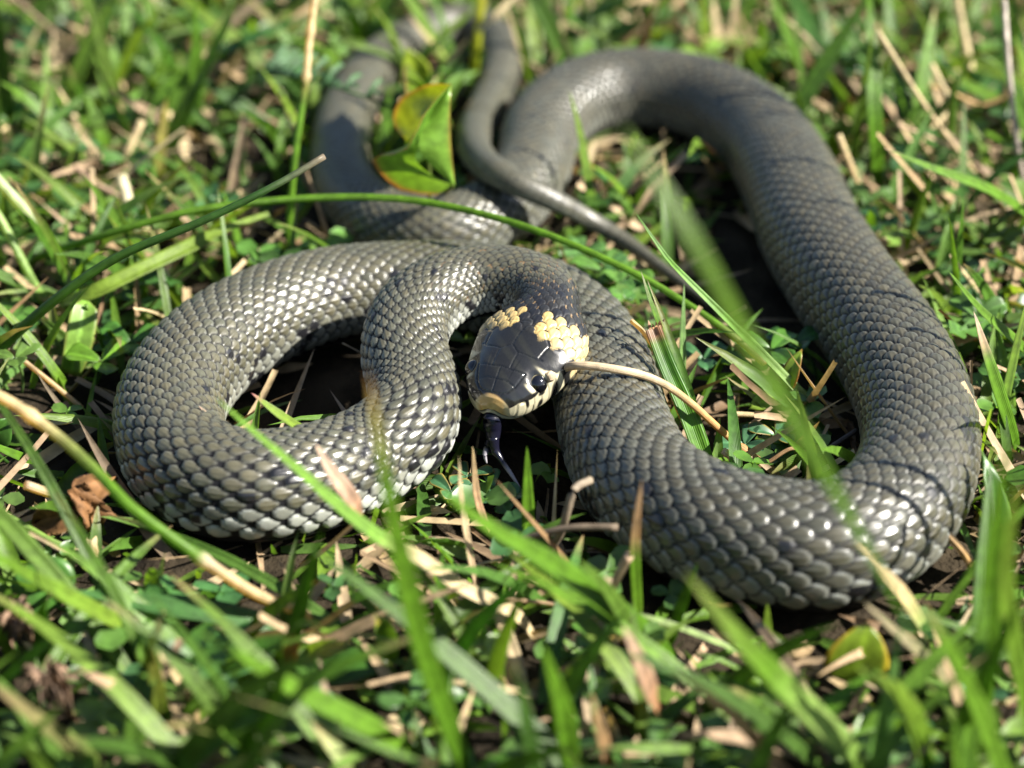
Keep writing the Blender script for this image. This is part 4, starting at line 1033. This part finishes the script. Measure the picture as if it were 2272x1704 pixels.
# clover plants one can pick out, and taller single blades
LM = [('the folded leaf', 930, 330), ('the yarrow leaf', 720, 200), ('the tall half-dry stalk', 660, 300), ('the yellow stalk', 1060, 60), ('the back loop', 1420, 120), ('the lone tan straw', 1890, 380),
      ('the dry twigs', 2110, 200), ('the pointed green blade', 2120, 400), ('the cream sheath', 280, 430), ('the whitish stalk', 60, 470), ('the lobed leaf', 175, 750), ('the dead leaf', 170, 1110), ('the dry husk', 200, 1225),
      ('the round dark leaf', 90, 1300), ('the brown flower head', 110, 1505), ('the large dark leaf', 660, 1470), ('the whitish stub', 730, 1640), ('the brown-tipped blade', 960, 1500), ('the rusty stalk', 1330, 1620),
      ('the brown stick', 1620, 1590), ('the yellowing leaf', 1905, 1450), ('the crinkled leaf', 2200, 1130), ('the thick tuft', 2090, 1620), ('the white-tipped blade', 2200, 830), ('the tan straw chunk', 270, 1560), ('the pale midrib blade', 1800, 1580),
      ('the far litter', 420, 120), ('the tail bend', 1180, 60), ('the lime blade', 1565, 50), ('the broad upright blade', 1930, 120), ('the wide green blade', 1740, 60), ('the slanting stick', 1000, 1640), ('the pink sheath', 1410, 1470)]
def near_to(px_, py_):
    return min(LM, key=lambda m: (m[1]-px_)**2+(m[2]-py_)**2)[0]
def words(col, wd_, lean, dry):
    r_, g2, b_ = col
    if dry:
        tone = 'pale' if r_ > .33 else ('brown' if r_ < .2 else 'tan')
    else:
        tone = 'lime' if r_ > .105 else ('dark green' if g2 < .12 else ('bluish green' if b_ > .03 else 'green'))
    return ('wide ' if wd_ > 3.8 else ('narrow ' if wd_ < 2.8 else '')) + tone, ('upright' if lean < .4 else ('slanting' if lean < .8 else 'flat'))
USED = set()
def loose_blades(n, xr, yr_, lnr, wr, place, group, dry=False, over=False):
    k = 0
    while k < n:
        px_, py_ = random.uniform(*xr), random.uniform(*yr_)
        b = P(px_, py_, 0)
        ln_ = random.uniform(*lnr); lean = random.uniform(.15, 1.0) if not dry else random.uniform(.5, 1.35)
        c = blades_np(np.array([b[0]]), np.array([b[1]]), np.array([ln_*1e-3]), None, np.array([lean]), np.array([random.uniform(0, 6.28)]), np.array([random.uniform(.1, .9)]), 9)
        if snake_hit(c[0]).any() or (not over and over_snake(c[0], .95).any()):
            continue
        col = (dry_cols if dry else green_cols)(1)[0]; wd_ = random.uniform(*wr)
        tipt = random.random() < .4
        a, p_ = words(col, wd_, lean, dry)
        lb = f"{'long' if ln_ > np.mean(lnr) else 'short'} {'tan-tipped ' if tipt and not dry else ''}{a} {'straw' if dry else 'blade'}, {p_}, near {near_to(px_, py_)} {place}"
        if lb in USED:
            continue
        USED.add(lb)
        blade('dry_straw' if dry else 'grass_shoot', c[0], wd_, [(0, tuple(col)), (.85, tuple(col*1.1)), (1, TAN if tipt else tuple(col))], lb, 'straw' if dry else 'grass', group, world=True, n=12, mat=M_DRY if dry else None, twist=random.uniform(-1, 1))
        k += 1
cnt = 0
while cnt < 44:
    px_, py_ = random.choice(((random.uniform(1900, 2260), random.uniform(380, 960)), (random.uniform(1250, 1900), random.uniform(20, 150)), (random.uniform(0, 330), random.uniform(650, 1000)), (random.uniform(0, 2260), random.uniform(1380, 1690)), (random.uniform(1250, 1500), random.uniform(520, 700)), (random.uniform(0, 700), random.uniform(0, 420))))
    z_ = random.uniform(4, 13)
    q = P(px_, py_, z_)[None]
    if snake_hit(q, .006)[0] or over_snake(q, 1.05)[0]:
        continue
    zone = 'beyond the wide loop' if px_ > 1230 and py_ < 1000 else ('beyond the small coil' if py_ < 1010 else 'in the front grass')
    cc_ = cov_cols(1)[0]; sz_ = random.uniform(5, 8.5)
    lb = f"{'larger' if sz_ > 6.8 else 'small'} {words(cc_, 3, 0, False)[0]} clover leaf near {near_to(px_, py_)} {zone}"
    if lb in USED:
        continue
    USED.add(lb)
    clover(px_, py_, z_, sz_, random.uniform(0, 6.28), cc_, lb, 'clover leaves ' + zone)
    cnt += 1
loose_blades(72, (-40, 2310), (1440, 1880), (34, 72), (1.6, 4.0), 'in front', 'blades of the front lawn')
loose_blades(22, (-40, 2310), (1420, 1800), (18, 46), (1.4, 3.0), 'in front', 'dry straws of the front lawn', True)
loose_blades(90, (-40, 2310), (-120, 420), (26, 60), (2.6, 5.2), 'far off', 'blades of the far lawn')
loose_blades(60, (-40, 2310), (-120, 420), (18, 50), (1.4, 3.2), 'far off', 'dry straws of the far lawn', True)
loose_blades(16, (2080, 2310), (480, 1100), (20, 40), (1.6, 3.0), 'outside the bend', 'blades outside the outer bend')
loose_blades(6, (-40, 240), (600, 840), (16, 36), (1.6, 3.0), 'outside the coil', 'blades outside the small coil')
loose_blades(14, (830, 940), (350, 430), (28, 46), (2.0, 3.4), 'by the shaded coil', 'blades over the back coil')  # tuft added behind the folded leaf to shade the back coil
loose_blades(24, (800, 1060), (60, 240), (22, 44), (2.0, 3.6), 'by the back coil', 'blades over the back coil', over=True)
loose_blades(6, (690, 800), (260, 440), (14, 30), (1.6, 2.8), 'by the shaded coil', 'blades over the back coil', over=True)
# tall thin stalks standing outside the bend; their shadows fall across the snake
sxy = SUN[:2]/np.linalg.norm(SUN[:2])
for i, (px_, py_, dist, hgt, lx, ly) in enumerate(((1841, 1335, 58, 88, -4, 10), (2016, 1290, 44, 80, 6, 4), (2150, 900, 46, 82, 0, 4), (2165, 962, 40, 74, 2, 0), (1836, 330, 62, 104, 0, 0), (1858, 418, 58, 98, 0, 6), (1912, 545, 56, 96, 0, -4), (2040, 720, 60, 70, 0, 0))):
    b = P(px_, py_, 1.); b = np.array([b[0]+sxy[0]*dist*1e-3, b[1]+sxy[1]*dist*1e-3, -.001])
    tp_ = b+np.array([lx*1e-3, ly*1e-3, hgt*1e-3])
    stem('grass_stalk', [b, (b+tp_)/2+np.array([.001, -.001, 0]), tp_], .95+.15*(i % 3), [(0, G2), (.7, G4), (1, STR)], 'tall thin grass stalk standing outside the snake\'s outer bend', 'stalk', 'tall stalks outside the outer bend', world=True, n=24, taper=(1.1, .7))
